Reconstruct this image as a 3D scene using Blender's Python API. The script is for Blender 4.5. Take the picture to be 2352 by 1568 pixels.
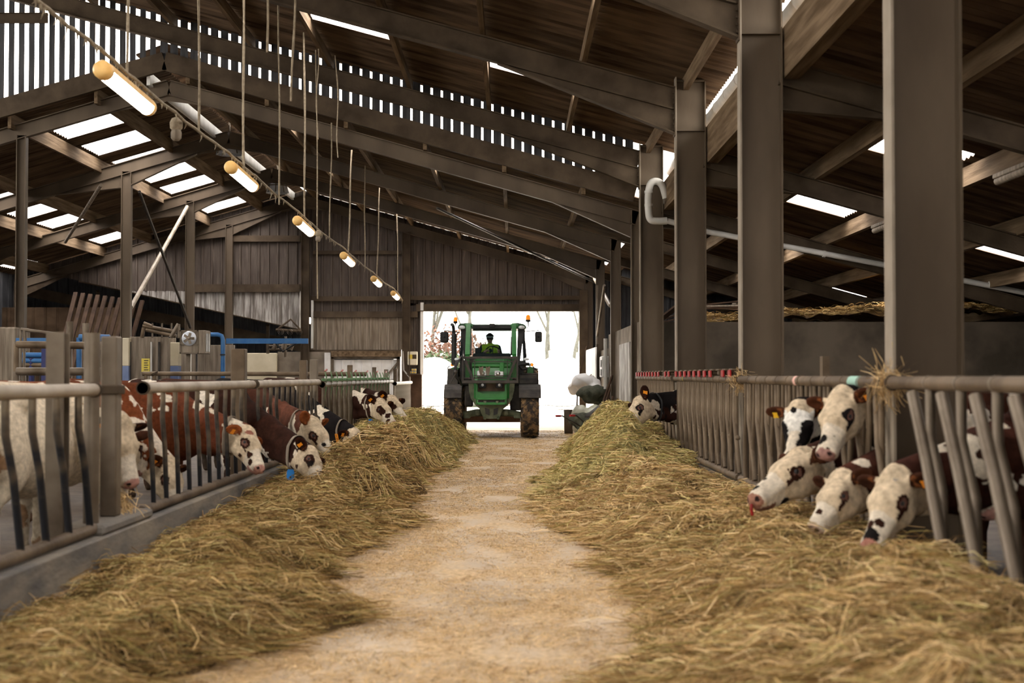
import bpy, bmesh, math, random
import numpy as np
from mathutils import Vector, Matrix, noise as mnoise

for o in list(bpy.data.objects): bpy.data.objects.remove(o)
SC = bpy.context.scene
COL = SC.collection
# ---------------------------------------------------------------- camera
FPX = 3200.0; HZ = 862.0; VX = 1180.0; CAMZ = 1.5
PITCH = math.atan((HZ-784)/FPX); YAW = math.atan((VX-1176)/FPX)
cam = bpy.data.cameras.new('camera'); camo = bpy.data.objects.new('camera', cam); COL.objects.link(camo)
cam.sensor_width = 36; cam.lens = FPX/2352*36
cam.clip_start = .1; cam.clip_end = 500
camo.location = (0, 0, CAMZ); camo.rotation_euler = (math.pi/2+PITCH, 0, YAW)
cam.dof.use_dof = True; cam.dof.focus_distance = 27; cam.dof.aperture_fstop = 2.2
SC.camera = camo
_R = Matrix.Rotation(YAW, 3, 'Z') @ Matrix.Rotation(PITCH, 3, 'X')
def at(px, py, d):
    """photo position + distance along the barn -> point in the barn"""
    v = _R @ Vector(((px-1176)/FPX, 1, -(py-784)/FPX))
    return Vector((0, 0, CAMZ)) + v*(d/v.y)
# ---------------------------------------------------------------- light
w = bpy.data.worlds.new('sky'); SC.world = w; w.use_nodes = True
nt = w.node_tree; bg = nt.nodes['Background']
tc = nt.nodes.new('ShaderNodeTexCoord'); sp = nt.nodes.new('ShaderNodeSeparateXYZ'); rp = nt.nodes.new('ShaderNodeValToRGB')
nt.links.new(tc.outputs['Generated'], sp.inputs[0]); nt.links.new(sp.outputs['Z'], rp.inputs[0]); nt.links.new(rp.outputs[0], bg.inputs[0])
rp.color_ramp.elements[0].position = 0; rp.color_ramp.elements[0].color = (.6, .56, .5, 1)
rp.color_ramp.elements[1].position = .5; rp.color_ramp.elements[1].color = (1, .935, .85, 1)
bg.inputs[1].default_value = 13.0
SC.view_settings.view_transform = 'Standard'; SC.view_settings.look = 'None'
SC.view_settings.exposure = 0.33; SC.view_settings.gamma = 1; SC.view_settings.use_curve_mapping = False
# ---------------------------------------------------------------- materials
def mat(name, c1, c2=None, rough=.7, metal=0, scale=3, bump=0, stretch=(1,1,1), detail=6, c3=None, dist=0, lo=.35, hi=.65, spec=.3, bscale=None):
    m = bpy.data.materials.new(name); m.use_nodes = True; t = m.node_tree; n = t.nodes; b = n['Principled BSDF']
    b.inputs['Roughness'].default_value = rough; b.inputs['Metallic'].default_value = metal
    b.inputs['Specular IOR Level'].default_value = spec
    b.inputs['Base Color'].default_value = (*c1, 1)
    if c2 is None and not bump: return m
    tc = n.new('ShaderNodeTexCoord'); mp = n.new('ShaderNodeMapping'); mp.inputs['Scale'].default_value = stretch
    t.links.new(tc.outputs['Object'], mp.inputs[0])
    nz = n.new('ShaderNodeTexNoise'); nz.inputs['Scale'].default_value = scale; nz.inputs['Detail'].default_value = detail; nz.inputs['Distortion'].default_value = dist
    t.links.new(mp.outputs[0], nz.inputs['Vector'])
    if c2 is not None:
        r = n.new('ShaderNodeValToRGB'); e = r.color_ramp.elements
        e[0].position = lo; e[0].color = (*c1, 1); e[1].position = hi; e[1].color = (*c2, 1)
        if c3: k = e.new(.5*(lo+hi)+.12); k.color = (*c3, 1)
        t.links.new(nz.outputs['Fac'], r.inputs[0]); t.links.new(r.outputs[0], b.inputs['Base Color'])
    if bump:
        n2 = n.new('ShaderNodeTexNoise'); n2.inputs['Scale'].default_value = bscale or scale*6; n2.inputs['Detail'].default_value = 4
        t.links.new(mp.outputs[0], n2.inputs['Vector'])
        bp = n.new('ShaderNodeBump'); bp.inputs['Strength'].default_value = bump; bp.inputs['Distance'].default_value = .02
        t.links.new(n2.outputs['Fac'], bp.inputs['Height']); t.links.new(bp.outputs[0], b.inputs['Normal'])
    return m
def emis(name, c, s):
    m = bpy.data.materials.new(name); m.use_nodes = True; b = m.node_tree.nodes['Principled BSDF']
    b.inputs['Base Color'].default_value = (*c, 1); b.inputs['Emission Color'].default_value = (*c, 1); b.inputs['Emission Strength'].default_value = s
    return m
def vcol(name, rough=.8, bump=.3, bscale=60, transl=0, spec=.2, var=.0, vscale=30):
    m = bpy.data.materials.new(name); m.use_nodes = True; t = m.node_tree; n = t.nodes; b = n['Principled BSDF']
    a = n.new('ShaderNodeAttribute'); a.attribute_name = 'coat'
    b.inputs['Roughness'].default_value = rough; b.inputs['Specular IOR Level'].default_value = spec
    out = a.outputs['Color']
    tc = n.new('ShaderNodeTexCoord')
    if var:
        nz = n.new('ShaderNodeTexNoise'); nz.inputs['Scale'].default_value = vscale; nz.inputs['Detail'].default_value = 5
        t.links.new(tc.outputs['Object'], nz.inputs['Vector'])
        mr = n.new('ShaderNodeMapRange'); mr.inputs[1].default_value = .3; mr.inputs[2].default_value = .7; mr.inputs[3].default_value = 1-var; mr.inputs[4].default_value = 1+var*.5
        t.links.new(nz.outputs['Fac'], mr.inputs[0])
        mx = n.new('ShaderNodeVectorMath'); mx.operation = 'SCALE'
        t.links.new(out, mx.inputs[0]); t.links.new(mr.outputs[0], mx.inputs['Scale']); out = mx.outputs[0]
    t.links.new(out, b.inputs['Base Color'])
    if bump:
        n2 = n.new('ShaderNodeTexNoise'); n2.inputs['Scale'].default_value = bscale; n2.inputs['Detail'].default_value = 5
        t.links.new(tc.outputs['Object'], n2.inputs['Vector'])
        bp = n.new('ShaderNodeBump'); bp.inputs['Strength'].default_value = bump; bp.inputs['Distance'].default_value = .01
        t.links.new(n2.outputs['Fac'], bp.inputs['Height']); t.links.new(bp.outputs[0], b.inputs['Normal'])
    return m
M = {}
M['steel'] = mat('steel dusty brown', (.042,.029,.018), (.085,.062,.041), .7, .0, 2.2, .25, detail=8, spec=.15)
M['column'] = mat('column paint', (.062,.044,.028), (.115,.086,.058), .55, .0, 1.3, .2, stretch=(1,1,.35), detail=8, spec=.22)
M['flange'] = mat('pale flange', (.2,.165,.125), (.28,.235,.185), .6, 0, 3, .1)
M['purlin'] = mat('purlin timber', (.085,.057,.032), (.19,.135,.085), .85, 0, 2, .3, stretch=(6,.4,6), spec=.1)
M['roof'] = mat('roof sheet', (.035,.021,.012), (.12,.08,.05), .9, 0, 1.2, .3, stretch=(.6,3,1), detail=9, spec=.1)
M['clad'] = mat('cladding', (.05,.036,.028), (.14,.11,.09), .6, .0, 3, .25, stretch=(5,1,.5), detail=9, c3=(.085,.066,.053), hi=.72)
M['clad_pale'] = mat('pale cladding', (.16,.14,.125), (.5,.48,.45), .6, 0, 2.5, .2, stretch=(6,1,.6), detail=9, lo=.4, hi=.7)
M['clad_dark'] = mat('blue grey cladding', (.022,.023,.027), (.055,.056,.062), .6, 0, 3, .2, stretch=(5,1,.5))
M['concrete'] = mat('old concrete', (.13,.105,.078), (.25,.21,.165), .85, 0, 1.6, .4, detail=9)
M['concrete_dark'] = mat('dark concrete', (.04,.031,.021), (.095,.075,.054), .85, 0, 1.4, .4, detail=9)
M['curb'] = mat('curb concrete', (.11,.105,.10), (.25,.215,.17), .8, 0, 2.2, .4, stretch=(1,.7,2), detail=9)
M['cream'] = mat('cream panel', (.5,.44,.31), (.6,.54,.4), .6, 0, 2)
M['wood'] = mat('grey wood', (.14,.11,.08), (.27,.225,.175), .8, 0, 3, .4, stretch=(5,5,.4), detail=8)
M['plank'] = mat('brown plank', (.035,.018,.01), (.075,.042,.024), .8, 0, 3, .3)
M['galv'] = mat('galvanised tube', (.08,.058,.038), (.19,.155,.118), .45, .35, 2.5, .15, detail=8)
M['galv_brown'] = mat('dirty tube', (.075,.05,.029), (.165,.12,.077), .55, .2, 3, .2, detail=8)
M['rail'] = mat('dusty rail', (.3,.25,.19), (.47,.42,.35), .5, .15, 3, .15)
M['bar'] = mat('worn bar', (.02,.022,.028), (.17,.135,.095), .4, .3, 1.6, .1, stretch=(1,1,1.6), lo=.42, hi=.58)
M['rope'] = mat('dusty rope', (.22,.175,.12), (.34,.28,.2), .9, 0, 20, .5)
M['white'] = mat('white paint', (.75,.75,.74), (.6,.59,.57), .5, 0, 3)
M['pvc'] = mat('pvc pipe', (.5,.49,.46), (.62,.61,.58), .4, 0, 3)
M['blue'] = mat('blue paint', (.02,.11,.3), (.05,.15,.32), .5, 0, 4)
M['navy'] = mat('navy paint', (.015,.022,.1), (.03,.035,.12), .5, 0, 4)
M['red'] = mat('red plastic', (.36,.01,.012), (.22,.015,.015), .4, 0, 8)
M['green_lever'] = mat('green dirty lever', (.05,.14,.05), (.15,.16,.1), .6, 0, 20)
M['yellow'] = mat('yellow', (.8,.5,.03), None, .5)
M['orange'] = mat('orange tag', (.85,.3,.02), None, .5)
M['bluetag'] = mat('blue tag', (.02,.25,.75), None, .45)
M['black'] = mat('black plastic', (.012,.012,.013), (.03,.03,.03), .45, 0, 5)
M['dgrey'] = mat('dark grey metal', (.03,.027,.025), (.07,.06,.05), .5, .2, 5, .2)
M['jd'] = mat('green paint', (.008,.13,.016), (.03,.17,.04), .4, 0, 5, .1, detail=8, spec=.5)
M['greygreen'] = mat('dusty green casting', (.08,.1,.06), (.17,.18,.12), .75, 0, 6, .3)
M['tyre'] = mat('muddy tyre', (.03,.024,.02), (.2,.125,.06), .9, 0, 9, .6, detail=8, lo=.45, hi=.62)
M['glass_lamp'] = mat('lamp glass', (.8,.82,.85), None, .15, 0, spec=.6)
M['chrome'] = mat('chrome', (.7,.7,.72), None, .2, .9)
M['amber'] = mat('amber lens', (.95,.28,.01), None, .3); M['amber'].node_tree.nodes['Principled BSDF'].inputs['Emission Color'].default_value=(1,.3,.02,1); M['amber'].node_tree.nodes['Principled BSDF'].inputs['Emission Strength'].default_value=.35
M['tube'] = emis('lit tube', (1,.9,.72), 26)
M['lampbody'] = mat('lamp amber housing', (.75,.42,.12), (.85,.55,.2), .4, 0, 8)
M['skin'] = mat('skin', (.5,.3,.22), None, .6)
M['hivis'] = mat('hi vis', (.55,.75,.05), None, .7)
M['navycloth'] = mat('dark jacket', (.02,.03,.035), (.035,.045,.05), .9, 0, 20)
M['bark'] = mat('bark', (.035,.036,.03), (.06,.06,.05), .9, 0, 8)
M['twig'] = mat('russet twigs', (.07,.03,.02), (.1,.05,.033), .9, 0, 3)
M['leaf'] = mat('green hedge', (.012,.024,.006), (.025,.038,.012), .8, 0, 3)
M['film'] = mat('white film', (.8,.8,.8), None, .35)
M['reflector'] = mat('reflector alu', (.5,.54,.6), (.65,.68,.74), .35, .4, 5)
M['grass'] = mat('outside yard', (.42,.4,.36), (.6,.58,.52), .7, 0, .5, .2)
def glassy(name, tint, fac, rough=.05):
    m = bpy.data.materials.new(name); m.use_nodes = True; t = m.node_tree; n = t.nodes; n.remove(n['Principled BSDF'])
    tr = n.new('ShaderNodeBsdfTransparent'); tr.inputs[0].default_value = (*tint, 1); gl = n.new('ShaderNodeBsdfGlossy'); gl.inputs['Roughness'].default_value = rough
    mx = n.new('ShaderNodeMixShader'); mx.inputs[0].default_value = fac
    t.links.new(tr.outputs[0], mx.inputs[1]); t.links.new(gl.outputs[0], mx.inputs[2]); t.links.new(mx.outputs[0], n['Material Output'].inputs[0])
    return m
M['glass'] = glassy('cab glass', (.6,.74,.77), .08)
M['lampglass'] = emis('lit lamp cover', (1,.88,.68), 14)
def sky_mat():
    m = bpy.data.materials.new('skylight sheet'); m.use_nodes = True; t = m.node_tree; n = t.nodes; n.remove(n['Principled BSDF'])
    tr = n.new('ShaderNodeBsdfTransparent'); tl = n.new('ShaderNodeBsdfTranslucent'); mx = n.new('ShaderNodeMixShader')
    tr.inputs[0].default_value = (.97,.96,1,1); tl.inputs[0].default_value = (.75,.74,.76,1)
    tc = n.new('ShaderNodeTexCoord'); mp = n.new('ShaderNodeMapping'); mp.inputs['Scale'].default_value = (1.5,8,1); nz = n.new('ShaderNodeTexNoise'); nz.inputs['Scale'].default_value = 4
    t.links.new(tc.outputs['Object'], mp.inputs[0]); t.links.new(mp.outputs[0], nz.inputs['Vector'])
    mr = n.new('ShaderNodeMapRange'); mr.inputs[1].default_value=.35; mr.inputs[2].default_value=.75; mr.inputs[3].default_value=.25; mr.inputs[4].default_value=.7
    t.links.new(nz.outputs['Fac'], mr.inputs[0]); t.links.new(mr.outputs[0], mx.inputs[0])
    t.links.new(tr.outputs[0], mx.inputs[1]); t.links.new(tl.outputs[0], mx.inputs[2]); t.links.new(mx.outputs[0], n['Material Output'].inputs[0])
    return m
M['skylight'] = sky_mat()
def floor_mat():
    m = mat('aisle floor', (.47,.37,.26), (.62,.5,.36), .65, 0, .9, .25, detail=9, spec=.35, bscale=30)
    t = m.node_tree; n = t.nodes; b = n['Principled BSDF']; L = t.links
    base = b.inputs['Base Color'].links[0].from_socket
    tc = n.new('ShaderNodeTexCoord')
    mp = n.new('ShaderNodeMapping'); mp.inputs['Scale'].default_value = (1, .55, 1); L.new(tc.outputs['Object'], mp.inputs[0])
    a = n.new('ShaderNodeTexNoise'); a.inputs['Scale'].default_value = 1.6; a.inputs['Detail'].default_value = 9; a.inputs['Roughness'].default_value = .7; L.new(mp.outputs[0], a.inputs['Vector'])
    r = n.new('ShaderNodeValToRGB'); r.color_ramp.elements[0].position = .44; r.color_ramp.elements[0].color=(0,0,0,1); r.color_ramp.elements[1].position = .58; r.color_ramp.elements[1].color = (1,1,1,1); L.new(a.outputs['Fac'], r.inputs[0])
    g = n.new('ShaderNodeTexNoise'); g.inputs['Scale'].default_value = 28; g.inputs['Detail'].default_value = 6; L.new(mp.outputs[0], g.inputs['Vector'])
    r2 = n.new('ShaderNodeValToRGB'); r2.color_ramp.elements[0].position = .3; r2.color_ramp.elements[0].color=(.36,.235,.11,1); r2.color_ramp.elements[1].position=.68; r2.color_ramp.elements[1].color=(.72,.52,.29,1); L.new(g.outputs['Fac'], r2.inputs[0])
    mx = n.new('ShaderNodeMixRGB'); L.new(r.outputs[0], mx.inputs[0]); L.new(base, mx.inputs[1]); L.new(r2.outputs[0], mx.inputs[2]); L.new(mx.outputs[0], b.inputs['Base Color'])
    return m
M['floor'] = floor_mat()
M['slurry'] = mat('wet pen floor', (.045,.032,.022), (.095,.07,.05), .6, 0, 3, .5, detail=8, spec=.35)
M['hair'] = vcol('coat', .85, .5, 90, var=.25, spec=.06)
M['hay'] = vcol('hay', .8, 0, spec=.15)
# ---------------------------------------------------------------- mesh builder
class MB:
    def __init__(s): s.v=[]; s.f=[]; s.sm=[]
    def add(s, vs, fs, smooth=False):
        b=len(s.v); s.v += [tuple(v) for v in vs]; s.f += [tuple(i+b for i in f) for f in fs]; s.sm += [smooth]*len(fs); return s
    def box(s, c, d, R=None, bev=0):
        c=Vector(c); hx,hy,hz=[x/2 for x in d]
        if bev:
            b=min(bev,hx*.9,hy*.9,hz*.9); pts=[]
            fs=[]
            def P(sx,sy,sz,k):
                return Vector((sx*(hx-(b if k!=0 else 0)), sy*(hy-(b if k!=1 else 0)), sz*(hz-(b if k!=2 else 0))))
            idx={}
            for sx in(-1,1):
                for sy in(-1,1):
                    for sz in(-1,1):
                        for k in range(3): idx[(sx,sy,sz,k)]=len(pts); pts.append(P(sx,sy,sz,k))
            for q in(-1,1):
                f=[idx[(q,a,c2,0)] for a,c2 in((-1,-1),(1,-1),(1,1),(-1,1))]; fs.append(f if q>0 else f[::-1])
                f=[idx[(a,q,c2,1)] for a,c2 in((-1,-1),(1,-1),(1,1),(-1,1))]; fs.append(f if q<0 else f[::-1])
                f=[idx[(a,c2,q,2)] for a,c2 in((-1,-1),(1,-1),(1,1),(-1,1))]; fs.append(f if q>0 else f[::-1])
            for a in(-1,1):
                for c2 in(-1,1):
                    e=[idx[(a,c2,-1,0)],idx[(a,c2,-1,1)],idx[(a,c2,1,1)],idx[(a,c2,1,0)]]; fs.append(e if a*c2<0 else e[::-1])
                    e=[idx[(a,-1,c2,0)],idx[(a,-1,c2,2)],idx[(a,1,c2,2)],idx[(a,1,c2,0)]]; fs.append(e if a*c2>0 else e[::-1])
                    e=[idx[(-1,a,c2,1)],idx[(-1,a,c2,2)],idx[(1,a,c2,2)],idx[(1,a,c2,1)]]; fs.append(e if a*c2<0 else e[::-1])
                    for g in(-1,1):
                        e=[idx[(a,c2,g,0)],idx[(a,c2,g,1)],idx[(a,c2,g,2)]]; fs.append(e if a*c2*g>0 else e[::-1])
        else:
            pts=[Vector((x,y,z)) for x in(-hx,hx) for y in(-hy,hy) for z in(-hz,hz)]
            fs=[(0,1,3,2),(4,6,7,5),(0,4,5,1),(2,3,7,6),(0,2,6,4),(1,5,7,3)]
        if R is not None: pts=[R@p for p in pts]
        return s.add([c+p for p in pts], fs)
    def span(s, lo, hi, bev=0):
        return s.box([(a+b)/2 for a,b in zip(lo,hi)], [abs(b-a) for a,b in zip(lo,hi)], None, bev)
    def tube(s, pts, r, n=8, cap=True, smooth=True):
        pts=[Vector(p) for p in pts]; rs = r if isinstance(r,(list,tuple)) else [r]*len(pts)
        N=len(pts); vs=[]; fs=[]; up=None
        for i,p in enumerate(pts):
            a=pts[max(0,i-1)]; b=pts[min(N-1,i+1)]; t=(b-a).normalized()
            if up is None:
                up = Vector((0,0,1)) if abs(t.z)<.9 else Vector((1,0,0))
            u=t.cross(up).normalized(); w2=u.cross(t).normalized(); up=w2
            for k in range(n):
                an=2*math.pi*k/n; vs.append(p+(u*math.cos(an)+w2*math.sin(an))*rs[i])
        for i in range(N-1):
            for k in range(n):
                fs.append((i*n+k, i*n+(k+1)%n, (i+1)*n+(k+1)%n, (i+1)*n+k))
        s.add(vs, fs, smooth)
        if cap: s.add(vs[:n], [tuple(range(n))[::-1]]); s.add(vs[-n:], [tuple(range(n))])
        return s
    def beam(s, a, b, prof, up=(0,0,1), smooth=False):
        """extrude a closed 2-D outline (u sideways, v up) from a to b"""
        a=Vector(a); b=Vector(b); t=(b-a).normalized(); up=Vector(up); u=t.cross(up).normalized(); v=u.cross(t).normalized(); n=len(prof)
        vs=[a+u*x+v*y for x,y in prof]+[b+u*x+v*y for x,y in prof]
        fs=[(k,(k+1)%n,n+(k+1)%n,n+k) for k in range(n)]
        s.add(vs,fs,smooth); s.add(vs[:n],[tuple(range(n))[::-1]]); s.add(vs[n:],[tuple(range(n))]); return s
    def ibeam(s, a, b, h, wd, tf=.02, tw=.014, up=(0,0,1)):
        H=h/2; W=wd/2; w2=tw/2
        return s.beam(a,b,[(-W,-H),(W,-H),(W,-H+tf),(w2,-H+tf),(w2,H-tf),(W,H-tf),(W,H),(-W,H),(-W,H-tf),(-w2,H-tf),(-w2,-H+tf),(-W,-H+tf)],up)
    def cbeam(s, a, b, h, wd, t=.008, up=(0,0,1)):
        H=h/2
        return s.beam(a,b,[(0,-H),(wd,-H),(wd,-H+t),(t,-H+t),(t,H-t),(wd,H-t),(wd,H),(0,H)],up)
    def rect(s, a, b, h, wd, up=(0,0,1)):
        return s.beam(a,b,[(-wd/2,-h/2),(wd/2,-h/2),(wd/2,h/2),(-wd/2,h/2)],up)
    def sphere(s, c, r, n=12, R=None, smooth=True):
        r = r if isinstance(r,(list,tuple)) else (r,r,r); vs=[]; fs=[]; m=n//2
        for i in range(m+1):
            th=math.pi*i/m
            for k in range(n):
                ph=2*math.pi*k/n; p=Vector((math.sin(th)*math.cos(ph)*r[0], math.sin(th)*math.sin(ph)*r[1], math.cos(th)*r[2]))
                if R is not None: p=R@p
                vs.append(Vector(c)+p)
        for i in range(m):
            for k in range(n): fs.append((i*n+k,(i+1)*n+k,(i+1)*n+(k+1)%n,i*n+(k+1)%n))
        return s.add(vs,fs,smooth)
    def lathe(s, prof, c=(0,0,0), axis='Z', n=24, smooth=True, R=None):
        vs=[]; fs=[]; c=Vector(c)
        for r,h in prof:
            for k in range(n):
                a=2*math.pi*k/n; x,y=r*math.cos(a),r*math.sin(a)
                p=Vector((x,y,h)) if axis=='Z' else Vector((h,x,y)) if axis=='X' else Vector((y,h,x))
                if R is not None: p=R@p
                vs.append(c+p)
        for i in range(len(prof)-1):
            for k in range(n): fs.append((i*n+k,i*n+(k+1)%n,(i+1)*n+(k+1)%n,(i+1)*n+k))
        return s.add(vs,fs,smooth)
    def prism(s, pts2, y0, y1, plane='XZ'):
        n=len(pts2)
        f=(lambda p,y:(p[0],y,p[1])) if plane=='XZ' else (lambda p,y:(y,p[0],p[1])) if plane=='YZ' else (lambda p,y:(p[0],p[1],y))
        vs=[f(p,y0) for p in pts2]+[f(p,y1) for p in pts2]
        fs=[(k,(k+1)%n,n+(k+1)%n,n+k) for k in range(n)]+[tuple(range(n))[::-1],tuple(range(n,2*n))]
        return s.add(vs,fs)
    def build(s, name, m, parent=None, fix=False):
        me=bpy.data.meshes.new(name); me.from_pydata(s.v,[],s.f); me.polygons.foreach_set('use_smooth', s.sm)
        if fix:
            bm=bmesh.new(); bm.from_mesh(me); bmesh.ops.recalc_face_normals(bm, faces=bm.faces); bm.to_mesh(me); bm.free()
        me.materials.append(M[m] if isinstance(m,str) else m); me.update()
        o=bpy.data.objects.new(name, me); COL.objects.link(o)
        if parent is not None: o.parent=parent; o.matrix_parent_inverse = parent.matrix_basis.inverted()
        return o
def chaikin(P,n=2):
    P=[Vector(p) for p in P]
    for _ in range(n):
        Q=[P[0]]
        for a,b in zip(P[:-1],P[1:]): Q+=[a.lerp(b,.25),a.lerp(b,.75)]
        P=Q+[P[-1]]
    return P
def tag(o, label, cat, group=None, kind=None):
    o['label']=label; o['category']=cat
    if group: o['group']=group
    if kind: o['kind']=kind
    return o
def thing(name, label, cat, loc=(0,0,0), group=None):
    o=bpy.data.objects.new(name, None); o.empty_display_size=.1; COL.objects.link(o); o.location=loc
    return tag(o,label,cat,group)
def struct(name, mb, m, label=None):
    o=mb.build(name,m); o['kind']='structure'
    o['label']=label or name.replace('_',' '); o['category']=name.split('_')[0]; return o
def copy_tree(o, loc, label, parent=None, group=None):
    c=o.copy(); COL.objects.link(c); c.location=loc; c['label']=label
    for ch in o.children:
        d=ch.copy(); COL.objects.link(d); d.parent=c
        for g in ch.children:
            e=g.copy(); COL.objects.link(e); e.parent=d
    return c
ORD=['nearest','second','third','fourth','fifth','sixth','seventh','eighth','ninth','tenth','eleventh','twelfth','thirteenth','fourteenth','fifteenth','sixteenth']
rnd=random.Random(5)
# ================================================================ BUILDING
NEAR_Y=[9.1,15.1,21.1,27.1]; FAR_Y=[27.75,33.6,39.6,45.6]
RX=-6.9                                   # ridge of the far barn
def z_near(x): return 6.12+.27*(2.45-x) if x>-12 else 6.12+.27*(2.45+12)-.27*(-12-x)
def z_far(x): return 5.02+.28*(2.48-x) if x>RX else 5.02+.28*(2.48-RX)-.29*(RX-x)
def z_lean(x): return 5.22-.277*(x-2.95)
def corrugated(zf, xs, y0, y1, holes=(), up=0):
    """corrugated sheet: waves run down the slope"""
    ph=.177; st=ph/4; n=int((y1-y0)/st)+1
    ys=[y0+i*st for i in range(n+1)]
    xs=sorted(set(list(xs)+[h[0] for h in holes]+[h[1] for h in holes]))
    vs=[]; fs=[]; sky=[]
    for x in xs:
        for y in ys: vs.append((x,y,zf(x)+up+.025*math.cos(2*math.pi*y/ph)))
    m=len(ys)
    for i in range(len(xs)-1):
        cx=(xs[i]+xs[i+1])/2
        for j in range(m-1):
            cy=(ys[j]+ys[j+1])/2
            if any(h[0]<cx<h[1] and h[2]<cy<h[3] for h in holes): continue
            fs.append((i*m+j,i*m+j+1,(i+1)*m+j+1,(i+1)*m+j))
    mb=MB(); mb.add(vs,fs,True); return mb
NWIN=[0]
def skylight(zf,h):
    NWIN[0]+=1
    mb=corrugated(zf,[h[0],h[1]],h[2]-.02,h[3]+.02,(),.012)
    struct('window_%d'%NWIN[0], mb, 'skylight', 'white translucent corrugated rooflight')
# --- near (higher) barn roof
pn=[2.62-1.55*k for k in range(11)]
hn=[]
for yy in (16.6,22.9):
    for k in (1,3,5): hn.append((pn[k+1]+.07,pn[k]-.07,yy,yy+1.25))
for yy in (-1.6,4.4,10.0):  # rooflights out of view over the camera, added to brighten the floor
    for k in (0,1,3): hn.append((pn[k+1]+.07,pn[k]-.07,yy,yy+1.25))
struct('ceiling', corrugated(z_near,[3.2,2.45,-4.5,-12,-16.6],-9,27.55,hn),'roof','brown corrugated sheets over the near barn')
for h in hn: skylight(z_near,h)
# --- far (lower) barn roof
pf=[2.95-1.57*k for k in range(7)]        # purlins right slope
pl=[-7.25,-8.29,-10.0,-11.93,-13.45,-15.35]
hf=[]
for yy in (29.75,35.9,41.9):
    for a in (0,2,4): hf.append((pf[a+1]+.08,pf[a]-.08,yy,yy+1.15))
struct('ceiling', corrugated(z_far,[3.35,2.48,-2,RX+.2],27.5,46.2,hf),'roof','brown corrugated sheets on the right slope of the far barn')
for h in hf: skylight(z_far,h)
hl=[]
for k in range(7):
    yc=30.2+2.36*k
    hl.append((-9.93,-8.36,yc-.68,yc+.68)); hl.append((-13.38,-12.0,yc-.68,yc+.68))
    if k>3: hl.append((-16.2,-15.42,yc-.68,yc+.68))
struct('ceiling', corrugated(z_far,[RX-.06,-11,-16.6],27.5,46.2,hl),'roof','brown corrugated sheets on the left slope of the far barn')
for h in hl: skylight(z_far,h)
# ridge cap of the far barn, raised over the open ridge
mb=MB(); zr=z_far(RX)+.42
mb.prism([(RX-.6,zr-.22),(RX,zr),(RX+.6,zr-.22),(RX+.6,zr-.19),(RX,zr+.03),(RX-.6,zr-.19)],27.5,46.2)
struct('trim_1',mb,'roof','raised cap over the open ridge')
# --- lean-to roof on the right
px_=[3.12,4.6,6.12,7.65,9.2,10.75,12.3]
hr=[]
for yy in (12.0,18.05,23.9,29.7,36.2):
    hr.append((4.72,6.0,yy,yy+1.35)); hr.append((7.77,9.08,yy-.4,yy+.8))
struct('ceiling', corrugated(z_lean,[3.0,8,16.2],-9,46.2,hr),'roof','brown corrugated sheets over the right-hand lean-to')
for h in hr: skylight(z_lean,h)
# --- purlins
def purlin(x,z,y0,y1,label,grp,h=.2,wd=.08,m='purlin'):
    mb=MB(); mb.rect((x,y0,z),(x,y1,z),h,wd); tag(mb.build('purlin',m),label,'roof beam',grp)
for k,x in enumerate(pn[:10]):
    purlin(x,z_near(x)-.14,-6,27.3,'timber purlin under the near roof, %s up from the right eave'%('lowest' if k==0 else ORD[k]),'purlins of the near roof')
for k,x in enumerate(pf):
    if k==0: continue
    purlin(x,z_far(x)-.14,27.5,46,'timber purlin on the far roof right slope, %s up from the eave'%('lowest' if k==1 else ORD[k-1]),'purlins of the far roof')
for k,x in enumerate(pl):
    purlin(x,z_far(x)-.2 if k else z_far(x)-.16,27.5,46,'purlin on the left slope of far roof, %s down from the ridge'%('first' if k==0 else ORD[k]),'purlins of the far roof', .3 if k else .26,.07, 'purlin' if k else 'white')  # first purlin is white: daylight from the ridge put into its colour
for k,x in enumerate(px_[1:]):
    purlin(x,z_lean(x)-.17,0,46,'heavy timber purlin under the lean-to roof, %s from the valley'%('first' if k==0 else ORD[k]),'purlins of the lean-to',.26,.1)
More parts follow.
